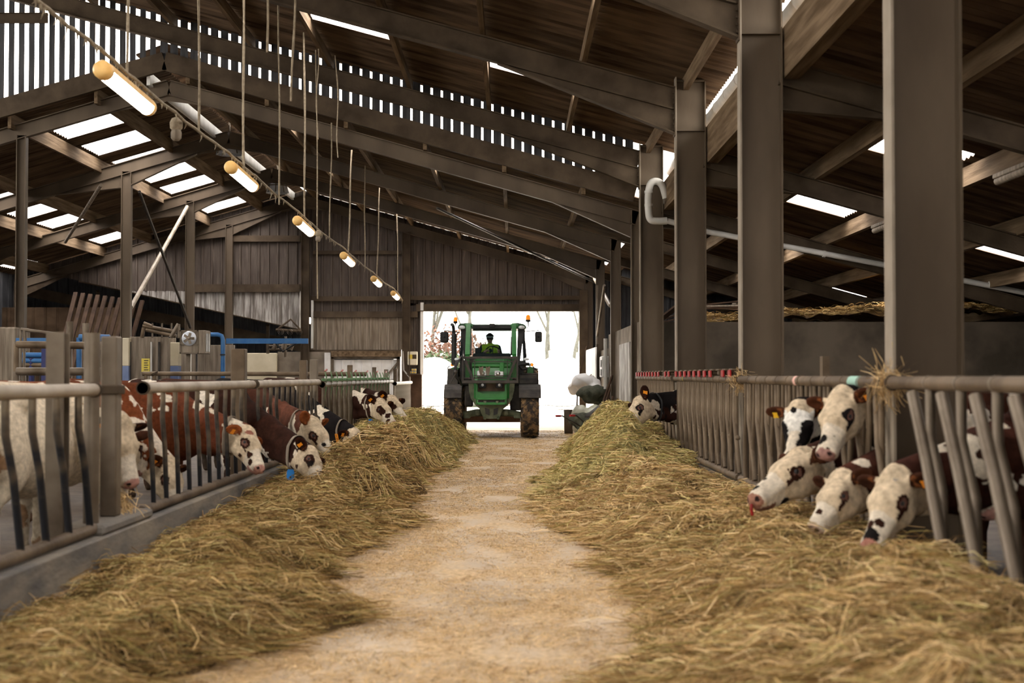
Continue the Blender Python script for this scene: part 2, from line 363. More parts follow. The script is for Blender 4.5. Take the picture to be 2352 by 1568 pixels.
# --- portal frames
def bolts(mb,x,y,z0,z1,n,s=-1):
    for i in range(n):
        z=z0+(z1-z0)*i/(n-1)
        for dy in(-.06,.06): mb.box((x+s*.012,y+dy,z),(.02,.028,.028))
for i,y in enumerate(NEAR_Y):
    t=thing('steel_portal','tall brown steel portal frame of the near barn, its column %s from the camera'%ORD[i],'steel portal',(2.68,y,0),'portal frames of the near barn')
    c=MB(); xl,xr=2.45,2.91
    c.span((xl+.016,y-.006,.0),(xr-.016,y+.006,6.0)); c.build('column','column',t)
    f=MB(); f.span((xl,y-.1,0),(xl+.018,y+.1,6.02)); f.build('flange','flange',t)  # passage-side flange, paler than the web and back flange
    f=MB(); f.span((xr-.018,y-.1,0),(xr,y+.1,5.95)); f.build('flange','column',t)
    for zs in(5.2,5.95): f=MB(); f.span((xl+.018,y-.09,zs),(xr-.018,y+.09,zs+.015)); f.build('stiffener','column',t)
    f=MB(); f.span((xl-.12,y-.18,0),(xr+.1,y+.18,.03)); f.build('base_plate','steel',t)
    zt=lambda x:z_near(x)-.25
    r=MB(); r.ibeam((xl,y,zt(xl)-.17),(-12,y,zt(-12)-.17),.34,.17); r.ibeam((-12,y,zt(-12)-.17),(-16.5,y,zt(-16.5)-.17),.34,.17); r.build('rafter','steel',t)
    h=MB(); x2=-.25; za=zt(xl)-.34; zb=zt(x2)-.34
    h.prism([(xl,za),(xl,za-.36),(x2,zb)],y-.006,y+.006)
    h.beam((xl,y,za-.36),(x2,y,zb-.01),[(-.085,-.01),(.085,-.01),(.085,.01),(-.085,.01)]); h.build('haunch','steel',t)
    b=MB(); b.span((xl-.016,y-.1,za-.4),(xl,y+.1,zt(xl))); bolts(b,xl-.016,y,za-.3,zt(xl)-.08,8); b.build('end_plate','steel',t)
    lf=MB(); lf.ibeam((-16.4,y,0),(-16.4,y,zt(-16.4)),.4,.2,up=(1,0,0)); lf.build('column','steel',t)
    # lean-to rafter off the column
    zl=lambda x:z_lean(x)-.3
    r=MB(); r.ibeam((xr,y,zl(xr)-.14),(16,y,zl(16)-.14),.28,.15); r.build('lean_to_rafter','steel',t)
    h=MB(); h.prism([(xr,zl(xr)-.28),(xr,zl(xr)-.55),(xr+1.4,zl(xr+1.4)-.28)],y-.006,y+.006); h.beam((xr,y,zl(xr)-.55),(xr+1.4,y,zl(xr+1.4)-.285),[(-.075,-.008),(.075,-.008),(.075,.008),(-.075,.008)]); h.build('haunch','steel',t)
LP=[-9.83,-9.36,-9.22,-9.33]
FARN=['at the step in the roof','second of the far barn','third of the far barn','against the end wall']
for i,y in enumerate(FAR_Y):
    t=thing('steel_portal','lower brown steel portal frame of the far barn, '+FARN[i],'steel portal',(2.4,y,0),'portal frames of the far barn')
    zt=lambda x:z_far(x)-.24-(.06 if x<RX else 0); hh=.3
    xe=2.46
    r=MB(); r.ibeam((xe,y,zt(xe)-.15),(RX,y,zt(RX)-.15),hh,.15); r.build('rafter','column',t)
    r=MB(); r.ibeam((RX,y,zt(RX)-.15),(-16.3,y,zt(-16.3)-.15),hh,.15); r.build('rafter','column',t)
    c=MB(); c.ibeam((2.46,y,0),(2.46,y,zt(2.46)),.25,.15,up=(1,0,0)); c.build('column','column',t)
    h=MB(); za=zt(2.33)-.26
    h.prism([(2.33,za),(2.33,za-.3),(.6,zt(.6)-.26)],y-.006,y+.006); h.beam((2.33,y,za-.3),(.6,y,zt(.6)-.27),[(-.07,-.008),(.07,-.008),(.07,.008),(-.07,.008)]); h.build('haunch','column',t)
    c=MB(); c.ibeam((LP[i],y,0 if i else 2.45),(LP[i],y,zt(LP[i])-.2),.24 if i else .19,.16,up=(1,0,0)); c.build('column','column',t)
    if i:
        for s in(-1,1):
            h=MB(); x0=LP[i]+s*.12; x1=LP[i]+s*1.7; za=zt(x0)-.26
            h.prism([(x0,za+.0),(x0,za-.3),(x1,zt(x1)-.27)],y-.006,y+.006); h.beam((x0,y,za-.3),(x1,y,zt(x1)-.27),[(-.075,-.008),(.075,-.008),(.075,.008),(-.075,.008)]); h.build('haunch','column',t)
    h=MB(); a=zt(RX)-.26; h.prism([(RX-1.1,zt(RX-1.1)-.26),(RX,a+.02),(RX+1.1,zt(RX+1.1)-.26),(RX,a-.16)],y-.006,y+.006); h.build('apex_plate','column',t)
    if i:
        r=MB(); zl=lambda x:z_lean(x)-.3
        r.ibeam((2.6,y,zl(2.6)-.14),(16,y,zl(16)-.14),.26,.15); r.build('lean_to_rafter','steel',t)
    c=MB(); c.ibeam((-16.2,y,0),(-16.2,y,zt(-16.2)-.1),.3,.2,up=(1,0,0)); c.build('column','steel',t)
    h=MB(); za=zt(-16.1)-.26; h.prism([(-16.1,za),(-16.1,za-.35),(-14.2,zt(-14.2)-.26)],y-.006,y+.006); h.build('haunch','steel',t)
# posts in the end wall
for xx,z1,nm in ((-6.83,6.9,'left of the pale wall panels'),(-3.52,6.2,'left of the big doorway')):
    mb=MB(); mb.ibeam((xx,45.55,0),(xx,45.55,z1),.26,.2,up=(1,0,0)); tag(mb.build('steel_post','steel'),'brown steel gable post in the end wall '+nm,'post')
mb=MB(); mb.span((-10.3,27.3,0),(-9.75,28.1,2.45),.03); tag(mb.build('concrete_plinth','wood'),'tall grey concrete plinth under the leftmost steel column','plinth')
# valley beam + gutter
mb=MB(); mb.span((2.93,-6,4.72),(3.1,27.5,5.0)); mb.span((2.93,-6,5.0),(3.32,27.5,5.12)); mb.prism([(2.93,5.12),(2.93,5.28),(2.96,5.28),(2.96,5.15),(3.32,5.15),(3.32,5.12)],-6,27.5)
tag(mb.build('valley_gutter_beam','purlin'),'long brown valley beam running along the column tops','beam')
mb=MB(); mb.tube([(3.12,-4,5.56),(3.12,27.6,5.56)],.1,12)
for k in range(30): mb.tube([(3.12,-3+k,5.56),(3.12,-2.95+k,5.56)],.112,12)
tag(mb.build('gutter_pipe','pvc'),'pale round gutter pipe under the high eave','pipe')
# white elbow around the fourth column and sloping drain
mb=MB(); P=lambda x,y,d:at(x,y,d)
mb.tube(chaikin([P(1530,455,26.7),P(1520,418,26.7),P(1496,415,26.7),P(1489,440,26.7),P(1489,480,26.7),P(1492,506,26.7),P(1510,508,26.7),P(1532,507,26.7)],3),.07,12)
for a,b in((468,474),(438,444)): mb.tube([P(1490,a,26.7),P(1490,b,26.7)],.082,12)
tag(mb.build('drain_elbow','pvc'),'white plastic drain elbow hooked beside the fourth column','pipe')
mb=MB(); mb.tube([P(1532,507,26.7),P(1625,532,26.8),P(2020,606,26.8),P(2420,685,26.8)],.055,10)
for k in range(4): mb.tube([P(1700+k*190,547+k*35.5,26.8),P(1706+k*190,548+k*35.5,26.8)],.068,10)
tag(mb.build('drain_pipe','pvc'),'long grey drain pipe sloping away behind the columns','pipe')
# --- louvred gable between the two roofs
mb=MB(); x=-16.4; y=27.42; i=0
while x<2.3:
    t_=(x+10)/12; gap=.05-.010*max(0,min(1,t_))+(.034 if x<-7.2 else 0)
    b=.2-gap; zb=z_far(x+b/2)-.02 ; zt=z_near(x+b/2)-.03
    mb.add([(x,y,z_far(x)-.03),(x+b,y,z_far(x+b)-.03),(x+b,y,z_near(x+b)),(x,y,z_near(x)),(x+.02,y+.03,z_far(x)-.03),(x+b-.02,y+.03,z_far(x+b)-.03),(x+b-.02,y+.03,z_near(x+b)),(x+.02,y+.03,z_near(x))],
           [(0,1,2,3),(5,4,7,6),(1,5,6,2),(4,0,3,7)])
    x+=.2; i+=1
struct('wall_gable',mb,'clad_dark','dark slatted gable between the high and low roofs')
mb=MB()
mb.cbeam((-16.3,27.36,8.55),(-9.2,27.36,8.55),.2,.07); tag(mb.build('girt','steel'),'dark horizontal girt across the slatted gable','beam')
mb=MB(); o1=.06
mb.rect((2.4,27.4,z_far(2.4)+o1),(RX,27.4,z_far(RX)+o1),.36,.1); mb.rect((RX,27.4,z_far(RX)+o1),(-16.4,27.4,z_far(-16.4)+o1),.36,.1)
tag(mb.build('flashing','steel'),'dark flashing along the foot of the slatted gable','flashing')
# --- floors
mb=MB(); mb.add([(-2.86,-9,0),(2.4,-9,0),(2.4,46,0),(-2.86,46,0)],[(0,1,2,3)]); struct('floor',mb,'floor','straw-dusted concrete feed passage')
mb=MB(); mb.add([(-17,-9,-.01),(-2.86,-9,-.01),(-2.86,46,-.01),(-17,46,-.01)],[(0,1,2,3)]); struct('floor',mb,'slurry','wet pen floor on the left')
mb=MB(); mb.add([(2.4,-9,-.01),(17,-9,-.01),(17,46,-.01),(2.4,46,-.01)],[(0,1,2,3)]); struct('floor',mb,'slurry','wet pen floor on the right')
mb=MB(); mb.add([(-60,46,-.02),(60,46,-.02),(60,140,-.02),(-60,140,-.02)],[(0,1,2,3)]); struct('floor_yard',mb,'grass','pale yard outside the doorway')
# --- side walls
def clad(x0,x1,zb,zt,y,rib=.31,dep=.035,axis='x',yy=None):
    mb=MB(); x=x0
    while x<x1-.01:
        a=x; b=min(x+rib,x1); e=min(.05,(b-a)/3)
        q=[(a,0),(b-e*2,0),(b-e*1.6,-dep),(b-e*.5,-dep),(b,0)]
        vs=[]
        for (u,dv) in q:
            lo=zb(u) if callable(zb) else zb; hi=zt(u) if callable(zt) else zt
            for z in(lo,hi): vs.append((u,y+dv,z) if axis=='x' else (y+dv,u,z))
        vs+= [((v[0],v[1]+.05,v[2]) if axis=='x' else (v[0]+.05,v[1],v[2])) for v in vs]
        fs=[(2*k,2*k+2,2*k+3,2*k+1) for k in range(4)]+[(10+2*k+1,10+2*k+3,10+2*k+2,10+2*k) for k in range(4)]
        mb.add(vs,fs); x+=rib
    return mb
struct('wall_left',clad(-9,46,0,lambda u:5.6,-16.6,axis='y',rib=.6),'clad_dark','dark cladding on the far left')
struct('wall_right',clad(-9,46,0,2.2,16.1,axis='y',rib=.6),'clad_dark','dark cladding on the far right')
# end wall pieces
EY=45.8
def ex(px): return (px-VX)*EY/FPX
def ez(py): return CAMZ+(HZ-py)*EY/FPX
def uz(u): return ez(645)+ (ez(757)-ez(645))*(u-ex(184))/(ex(695)-ex(184))
zt_=lambda u:z_far(u)-.05
struct('wall_end',clad(-16.4,-6.85,lambda u:max(uz(u),ez(668)) if u<ex(530) else ez(668) if ez(668)>uz(u) else uz(u),zt_,EY),'clad','brown ribbed cladding of the end gable, left part')
struct('wall_end',clad(ex(300),ex(690),uz,lambda u:ez(668),EY),'clad_pale','pale streaked cladding under the girt')
struct('wall_end',clad(-6.85,-3.5,ez(690),zt_,EY,.3),'clad','brown ribbed cladding of the end gable, middle part')
struct('wall_end',clad(-6.85,-3.5,ez(722),ez(690),EY,.3),'clad','weathered strip of cladding under the girt')
struct('wall_end',clad(ex(714),-3.5,ez(803),ez(722),EY-.06,.29),'wood','grey ribbed cladding above the white door')
struct('wall_end',clad(-3.5,2.5,3.8,zt_,EY,.3),'clad','brown ribbed cladding above the doorway')
struct('wall_end',clad(-3.5,-3.06,ez(855),ez(696),EY,.3),'clad','narrow cladding left of the doorway')
mb=MB(); mb.span((-3.5,EY-.1,0),(-3.02,EY+.3,ez(855))); struct('wall_end',mb,'plank','brown stained concrete pillar left of the doorway')
struct('wall_end',clad(2.35,16.2,0,lambda u:z_lean(u),EY,.4),'clad_dark','dark cladding behind the lean-to')
mb=MB(); mb.span((-3.06,EY-.16,ez(860)),(-2.96,EY+.05,ez(695))); struct('trim_2',mb,'white','pale door jamb trim on the left of the doorway')
mb=MB(); mb.span((-3.2,EY-.14,3.6),(2.3,EY+.04,3.84)); mb.span((-3.2,EY-.2,3.6),(2.3,EY+.04,3.63)); struct('trim_3',mb,'steel','brown lintel over the doorway')
mb=MB(); mb.span((2.15,EY-.3,0),(2.42,EY,4.3)); struct('trim_4',mb,'steel','dark right jamb of the doorway')
def girt(x0,x1,py,h,label):
    mb=MB(); mb.span((ex(x0),EY-.16,ez(py)-h/2),(ex(x1),EY-.04,ez(py)+h/2)); tag(mb.build('girt','steel'),label,'beam')
girt(720,922,580,.12,'thin horizontal girt high on the middle of the end wall')
girt(430,690,662,.26,'thick horizontal girt above the pale streaked cladding')
girt(535,690,548,.2,'short horizontal girt near the top of the end wall, left of centre post')
girt(715,922,686,.16,'horizontal girt level with the doorway lintel, left of the doorway')
girt(705,960,722,.2,'horizontal girt just above the grey ribbed cladding')
girt(725,922,806,.08,'thin pale rail along the foot of grey ribbed cladding')
girt(920,1340,684,.14,'long girt just above the doorway lintel')
mb=MB(); mb.span((ex(716),EY-.2,ez(800)),(ex(721),EY-.1,ez(690))); tag(mb.build('rail_strip','white'),'thin white vertical strip beside the end wall post','strip')
# lower end wall: concrete, cream panel, white sliding door
mb=MB(); mb.span((ex(640),EY-.2,0),(ex(760),EY+.1,ez(808))); 
for px in (676,718): mb.span((ex(px),EY-.205,0),(ex(px)+.03,EY-.19,ez(810)))
struct('wall_end',mb,'concrete','grey concrete base wall left of the white door')
mb=MB(); mb.span((ex(558),EY-.4,0),(ex(640),EY-.2,ez(811)),.02); 
for px in(574,622): mb.tube([(ex(px),EY-.42,ez(828)),(ex(px),EY-.39,ez(828))],.03,8)
tag(mb.build('partition_panel','cream'),'cream flat partition panel left of the concrete wall','panel')
t=thing('sliding_door','white ribbed sliding door in the end wall with grey frame','door',(ex(838),EY-.1,0))
clad(ex(768),ex(912),0.05,ez(826),EY-.1,.33,.02).build('door_leaf','white',t)
mb=MB(); mb.span((ex(762),EY-.17,0),(ex(768),EY-.06,ez(820))); mb.span((ex(912),EY-.17,0),(ex(920),EY-.06,ez(820))); mb.span((ex(762),EY-.17,ez(824)),(ex(920),EY-.06,ez(819)));mb.beam((ex(893),EY-.16,ez(858)),(ex(915),EY-.16,ez(832)),[(-.03,-.03),(.03,-.03),(.03,.03),(-.03,.03)]); mb.build('frame','galv',t)
mb=MB(); mb.span((ex(748),EY-.3,0),(ex(761),EY-.1,ez(810))); tag(mb.build('door_post','white'),'pale upright post left of the white sliding door','post')
mb=MB(); mb.span((ex(762),EY-.25,ez(819)),(ex(922),EY-.02,ez(806))); tag(mb.build('door_lintel','purlin'),'brown lintel beam above the white sliding door','beam')
# right concrete bunker
W=27.3
mb=MB(); mb.span((2.5,W,0),(16,W+.25,2.55)); 
for xx in (5.3,8.4,11.5): mb.span((xx,W-.01,0),(xx+.02,W,2.55))
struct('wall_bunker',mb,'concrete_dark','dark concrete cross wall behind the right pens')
mb=MB(); mb.span((2.45,W,0),(2.62,36.0,2.55)); struct('wall_bunker',mb,'concrete','concrete bunker wall along the passage')
mb=MB(); mb.span((2.46,37.2,0),(2.62,45.5,2.2)); struct('wall_bunker',mb,'concrete','lower concrete wall near the doorway')
mb=MB()
for k in range(4): mb.span((2.40,28.9+k*.72,.55),(2.445,29.57+k*.72,2.2),.008)
mb.span((2.38,28.86,.5),(2.40,31.8,.58)); tag(mb.build('board_hatch','clad_pale'),'hatch of four upright whitewashed boards on the bunker wall','hatch')
t=thing('white_door','white plank door standing open along the right wall near the doorway','door',(2.3,41,0))
mb=MB()
for k in range(7): mb.span((2.3,39.2+k*.75,.25),(2.34,39.9+k*.75,2.3),.006)
mb.build('planks','white',t); mb=MB(); mb.tube([(2.27,40.6,1.0),(2.22,40.6,1.03),(2.22,40.6,1.5),(2.27,40.6,1.53)],.015,6); mb.build('handle','galv',t)
# straw spread on top handled with the hay; boards on the bunker
PLK=['long pale','short grey','broken','warped','narrow','dusty']
for k in range(6):
    a=at(1560+k*24+rnd.uniform(-40,20),712-k*3,30+k*.8); b=a+Vector((rnd.uniform(.9,2.0),rnd.uniform(-.8,.8),rnd.uniform(-.1,.12)))
    mb=MB(); mb.rect(a,b,.035,.18); tag(mb.build('loose_board','wood' if k%2 else 'plank'),PLK[k]+' loose board lying on the heap over the bunker wall','board','loose boards on the bunker')
for k in range(5):
    a=Vector((2.75+rnd.uniform(0,.4),29.5+k*1.6,2.6)); b=a+Vector((rnd.uniform(.3,1.2),rnd.uniform(-.8,.8),rnd.uniform(.02,.4)))
    mb=MB(); mb.rect(a,b,.04,.16); tag(mb.build('loose_board','plank'),'%s brown board poking over the bunker edge near the passage'%['nearest','second','middle','fourth','farthest'][k],'board','loose boards on the bunker')
# back yard: hills, trees, bales
def rfn(p,s): return mnoise.noise(Vector(p)*s)
# back of the barn, behind the camera: wall with an open doorway
mb=clad(-16.4,-3.4,0,lambda u:z_near(u),-8.9,.6); q=clad(3.0,16.1,0,lambda u:z_lean(u),-8.9,.6); mb.add(q.v,q.f); q=clad(-3.4,3.0,4.2,lambda u:z_near(u),-8.9,.6); mb.add(q.v,q.f)
struct('wall_back',mb,'clad','cladding at the near end of the barn')
# ================================================================ FENCES
def bar_mesh(name,pts,r,m,n=8):
    mb=MB(); mb.tube(pts,r,n); o=mb.build(name,m); return o
def fence_panel(X,y0,y1,pitch,lean,label,side,style='bars',zt=1.4,zb=.43,rt=.045,mt='rail',mbar='bar',rb=.022,grp=None):
    t=thing('feed_fence',label,'fence',(X,y0,0),grp)
    s=side    # +1 right fence, -1 left fence
    mb=MB(); mb.tube([(X,y0,zt),(X,y1,zt)],rt,14)
    y=y0+pitch*.5
    mb.build('top_rail',mt,t)
    mb=MB(); mb.tube([(X,y0,zb),(X,y1,zb)],rt*.9,14); mb.build('bottom_rail','galv_brown',t)
    for yc in(y0,y1-.03): mb=MB(); mb.tube([(X,yc,zt),(X,yc+.03,zt)],rt*1.22,14); mb.build('clamp','steel',t)
    n=int((y1-y0-.1)/pitch); protos=None
    def mk(dy,fn,name,m,child=None):
        mb=MB(); fn(mb); o=mb.build(name,m); o.parent=t; return o
    P=[]
    if style=='bars':
        P=[('bar',mbar,lambda mb:mb.tube([(0,0,zt-.03),(0,0,zt-.2),(-s*.03,-lean*.35+lean*.05,zt-.42),(0,lean*.9,zb+.12),(0,lean,zb)] if False else [(0,0,zt-.02),(0,.0,zt-.12),(s*.008,lean*.1,zt-.25),(0,lean*.5,(zt+zb)/2-.02),(0,lean,zb)],rb,8))]
    elif style=='yoke':
        P=[('bar',mbar,lambda mb:mb.tube([(0,0,zt-.02),(0,0,zb)],rb,8)),
           ('yoke_bar',mbar,lambda mb:(mb.tube([(0,.12,zt-.04),(0,.12,zt-.14),(s*-.02,.12+lean*.3,zt-.4),(0,.12+lean,zb+.05)],rb*1.15,8),mb.sphere((0,.12+lean*.62,zb+.42),.03,8))),
           ('bar',mbar,lambda mb:mb.tube([(0,.30,zt-.02),(0,.30,zt-.25),(0,.30-lean*.25,zb+.35),(0,.28-lean*.2,zb)],rb,8))]
    elif style=='cross':
        P=[('bar',mbar,lambda mb:mb.tube([(0,0,zt-.02),(0,0,zt-.3),(0,lean*.35,zb+.45),(0,lean*.4,zb)],rb*1.1,8)),
           ('yoke_bar',mbar,lambda mb:(mb.tube([(-.05*s,.18,zt-.06),(-.05*s,.18+lean*.5,zt-.5),(-.05*s,.18+lean,zb+.03)],rb*1.35,8),mb.tube([(-.05*s-.03,.18+lean*.62,zb+.4),(-.05*s+.05,.18+lean*.62,zb+.4)],.022,8))),
           ]
    objs=[]
    for name,m,fn in P:
        mb=MB(); fn(mb); me=mb.build(name,m); objs.append((name,me))
    if style in('yoke','cross'):
        mb=MB(); mb.tube([(0,-.012,zt),(0,.012,zt)],rt*1.1,14); objs.append(('rail_ring',mb.build('rail_ring',mbar)))
    first=True
    for k in range(n):
        yy=y0+.12+pitch*k+(pitch*.25 if style=='bars' else 0)
        for name,o in objs:
            c=o if first else o.copy()
            if not first: COL.objects.link(c)
            c.parent=t; c.location=(0,yy-y0,0)
        first=False
    return t,n,pitch
def local_levers(t,n,pitch,side,zt,kind):
    """locking gear along the top rail; children of the fence panel"""
    # bracket
    mb=MB()
    if kind=='red':
        mb.box((0,.1,.075),(.08,.12,.05),None,.01); mb.tube([(.04,.02,-.06),(.045,.02,.06)],.01,6); mb.tube([(.04,.18,-.06),(.045,.18,.06)],.01,6); mb.box((0,.1,.11),(.1,.24,.02),None,.004)
    else:
        mb.box((0,.1,.07),(.07,.16,.05),None,.01); mb.tube([(.0,.1,-.25),(.03,.12,-.05),(.03,.14,.12),(.0,.2,.2)],.012,6)
    br=mb.build('lock_bracket','green_lever' if kind!='red' else 'galv_brown')
    mb=MB()
    if kind=='red': mb.box((-side*.06,.1,.065),(.02,.17,.08),None,.006)
    else: mb.tube([(0,.2,.2),(.0,.42,.23)],.016,6)
    rd=mb.build('lever','red')
    for k in range(n):
        for o in (br,rd):
            if kind!='red' and o is rd and k%3: continue
            if kind=='red' and o is rd and k in (2,): continue
            c=o if k==0 else o.copy()
            if k: COL.objects.link(c)
            c.parent=t; c.location=(0,.12+pitch*k,zt)
LX=-2.93; RXF=2.4
fence_panel(LX,4.2,9.75,.45,.28,'left-hand feed fence nearest the camera, galvanised with leaning bars','x' and -1,'bars',rb=.026,grp=None)
fence_panel(LX,11.0,15.65,.42,.14,'left-hand feed fence of close dark bars beyond the three thick posts',-1,'bars',rb=.021)
fence_panel(LX,15.75,20.9,.42,.14,'left-hand feed fence with heads of three white faced cows reaching under its rail',-1,'bars',rb=.021)
t,n,p=fence_panel(LX,21.3,33.6,.68,.22,'left-hand locking feed fence with green and red levers on the top rail',-1,'yoke',zt=1.36,mbar='galv',mt='galv'); local_levers(t,n,p,-1,1.36,'green')
fence_panel(LX,34.3,39.8,.26,.0,'short bright galvanised fence at the far left beside the doorway pillar',-1,'bars',zt=1.3,mbar='rail',mt='white',rb=.018)
fence_panel(RXF,4.0,8.85,.56,-.62,'right-hand feed fence nearest the camera with wide slanting yokes',1,'cross',zt=1.455,zb=.41,rt=.042,mt='galv_brown',mbar='galv',rb=.027)
fence_panel(RXF,8.98,14.75,.5,-.35,'right-hand feed fence behind the raised white cow head, pale paint spots on its rail',1,'yoke',zt=1.455,zb=.41,rt=.042,mt='galv_brown',mbar='galv_brown',rb=.022)
t,n,p=fence_panel(RXF,14.9,20.7,.5,-.3,'right-hand locking feed fence with red catches, between the second and third columns',1,'yoke',zt=1.455,zb=.41,rt=.042,mt='galv_brown',mbar='galv_brown'); local_levers(t,n,p,1,1.455,'red')
t,n,p=fence_panel(RXF,20.85,27.1,.5,-.3,'right-hand locking feed fence with red catches, ending at the concrete bunker',1,'yoke',zt=1.455,zb=.41,rt=.042,mt='galv_brown',mbar='galv_brown'); local_levers(t,n,p,1,1.455,'red')
# paint marks on the right rail
for (y,l,m_,lab) in((11.75,.1,(.7,.42,.36),'faded pink paint splash on the right top rail'),(9.72,.3,(.3,.5,.42),'pale teal paint splash on the right top rail'),(19.5,.07,(.6,.5,.05),'small yellow tape mark on the right top rail')):
    mb=MB(); n=6; vs=[]
    for i in range(5):
        for k in range(n+1):
            a=math.pi*.62+math.pi*.7*k/n; vs.append((RXF+.0445*math.cos(a),y-l/2+l*i/4+.012*math.sin(k*3+i),1.455+.0445*math.sin(a)))
    mb.add(vs,[(i*(n+1)+k,i*(n+1)+k+1,(i+1)*(n+1)+k+1,(i+1)*(n+1)+k) for i in range(4) for k in range(n)],True)
    tag(mb.build('paint_mark',mat('paint mark '+lab[:12],m_,None,.6)),lab,'paint mark')
# curbs
mb=MB(); mb.span((-3.12,4,0),(-2.83,34.2,.385),.012); struct('trim_5',mb,'curb','bluish concrete curb under the left feed fence')
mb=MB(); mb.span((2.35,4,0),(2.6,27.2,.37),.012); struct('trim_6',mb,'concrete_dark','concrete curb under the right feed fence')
mb=MB(); mb.span((-3.15,9.7,.385),(-2.84,11.0,.46),.02); tag(mb.build('curb_block','curb'),'raised concrete block on the left curb carrying the thick square post','block')
# posts on the left curb
mb=MB(); mb.ibeam((-3.06,9.35,.385),(-3.06,9.35,1.79),.13,.12,tf=.012,up=(0,1,0)); tag(mb.build('h_post','galv'),'rusty galvanised H-section post, leftmost of the three thick posts','post')
mb=MB(); mb.tube([(-2.985,9.86,.385),(-2.985,9.86,1.8)],.055,20); tag(mb.build('round_post','galv'),'round galvanised tube post, middle one of the three thick posts','post')
t=thing('square_post','square galvanised post with a bolted collar, rightmost of the three thick posts','post',(-2.99,10.35,0))
mb=MB(); mb.span((-3.05,10.28,.46),(-2.93,10.42,1.79),.01); mb.build('post','galv',t); mb=MB(); mb.span((-3.07,10.26,1.36),(-2.91,10.44,1.43),.008); mb.build('collar','steel',t)
for k,(px,pyt,w_,m,lab) in enumerate([(549,801,.16,'galv_brown','broad square post behind the left fence, in front of the cream panel'),(697,827,.11,'galv_brown','brown square post at the end of the close-barred left fence'),(721,825,.12,'concrete','pale straw-coloured post beside the brown square one'),(804,838,.1,'galv_brown','square post standing in front of the white door, leftmost there'),(860,843,.1,'galv','bluish post standing in front of the white door'),(887,848,.1,'concrete','ochre post right of the bluish post before the white door'),(908,846,.1,'galv_brown','brown post at the right edge of the white door')]):
    X=-3.16; d=-(X)*FPX/(VX-px); z=at(px,pyt,d).z
    mb=MB(); mb.span((X-w_/2,d-w_/2,0 if k else 0),(X+w_/2,d+w_/2,z),.008); tag(mb.build('square_post',m),lab,'post')
mb=MB(); z=at(1892,818,13).z; mb.span((at(1885,0,12.9).x,12.9,0),(at(1901,0,12.9).x,13.02,z)); tag(mb.build('square_post','galv_brown'),'lone brown post standing in the right pen behind the feed fence','post')
# rails in the right pen
for k,(py,d) in enumerate([(905,8.6),(925,8.7),(942,8.8)]):
    mb=MB(); a=at(2180,py,11.5); b=at(2440,py-2,11.5); mb.tube([a,b],.03,8); mb.tube([b+Vector((0,0,.0)),(b.x,b.y,0)],.03,8); tag(mb.build('pen_rail','galv'),['upper','middle','lower'][k]+' horizontal pen rail behind the nearest right-hand fence','rail','rails in the right pen')
# ---- left pens: rails, wall, parlour
def tubep(name,pts,r,m,label,cat,grp=None,n=8):
    mb=MB(); mb.tube([at(*p) for p in pts],r,n); return tag(mb.build(name,m),label,cat,grp)
t=thing('pen_rail','long horizontal pen rail crossing in front of the concrete partitions','rail',at(330,858,30))
mb=MB(); mb.tube([at(328,858,30),at(842,859,30)],.05,10); mb.build('tube','galv_brown',t)
mb=MB(); 
for px in (335,355): mb.tube([at(px,858,30),Vector((at(px,858,30).x,30,0))],.04,8)
mb.build('leg','galv_brown',t)
mb=MB(); mb.tube([at(355,856,30),at(357,860,30)],.09,8); mb.build('clamp','steel',t)
for k,(a,b,r,m,lab) in enumerate([
 ((38,791,21),(240,794,21),.055,'galv_brown','thick brown pipe running across the milking area at the left edge'),
 ((38,853,19),(238,853,19),.055,'galv','pale tube rail just behind the near cows, left of the round post'),
 ((38,786,27),(127,786,27),.1,'blue','blue beam at the far left above the brown pipe'),
 ((38,815,26),(150,816,26),.05,'blue','upper blue stall rail at the far left'),
 ((38,828,26),(150,829,26),.05,'blue','lower blue stall rail at the far left'),
 ((38,838,26),(150,838,26),.05,'galv_brown','brown stall rail under the blue rails'),
 ((48,756,24),(150,770,24),.03,'galv','thin sloping tube from the concrete plinth to the milking area'),
 ((520,783,41),(708,783,41),.09,'blue','long blue beam along the yard behind the pens'),
 ((182,775,28),(252,776,28),.07,'blue','short blue pipe seen between the thick posts'),
 ((160,738,22),(160,800,22),.055,'galv','first of two upright tubes rising behind the thick posts'),
 ((197,742,22),(197,800,22),.055,'galv','second of two upright tubes rising behind the thick posts'),
 ((56,756,24),(58,790,24),.03,'galv','bent end tube beside the concrete plinth'),
 ((72,822,26),(72,880,26),.05,'navy','thin navy post in the stalls'),
 ((232,815,27),(252,900,27),.05,'steel','dark slanting bar seen between the round and square posts')]):
    mb=MB()
    if m=='blue' and k in(2,7): mb.rect(at(*a),at(*b),r*1.7,.08)
    else: mb.tube([at(*a),at(*b)],r,8)
    if k in(0,1,3,4,5,6,8,9,10,11,12):
        q=at(*a); mb.tube([(q.x,q.y,.0),q],r*.8,6)
        if k in(0,1): q=at(*b); mb.tube([(q.x,q.y,0),q],r*.8,6)
    tag(mb.build('stall_rail' if k in(3,4,5) else 'tube_rail' if m!='blue' else 'blue_beam',m),lab,'rail')
mb=MB(); a=at(95,800,24); b=at(111,800,24); mb.span((a.x,24,0),(b.x,24.15,at(0,800,24).z)); tag(mb.build('navy_post','navy'),'broad navy blue post in the milking area','post')
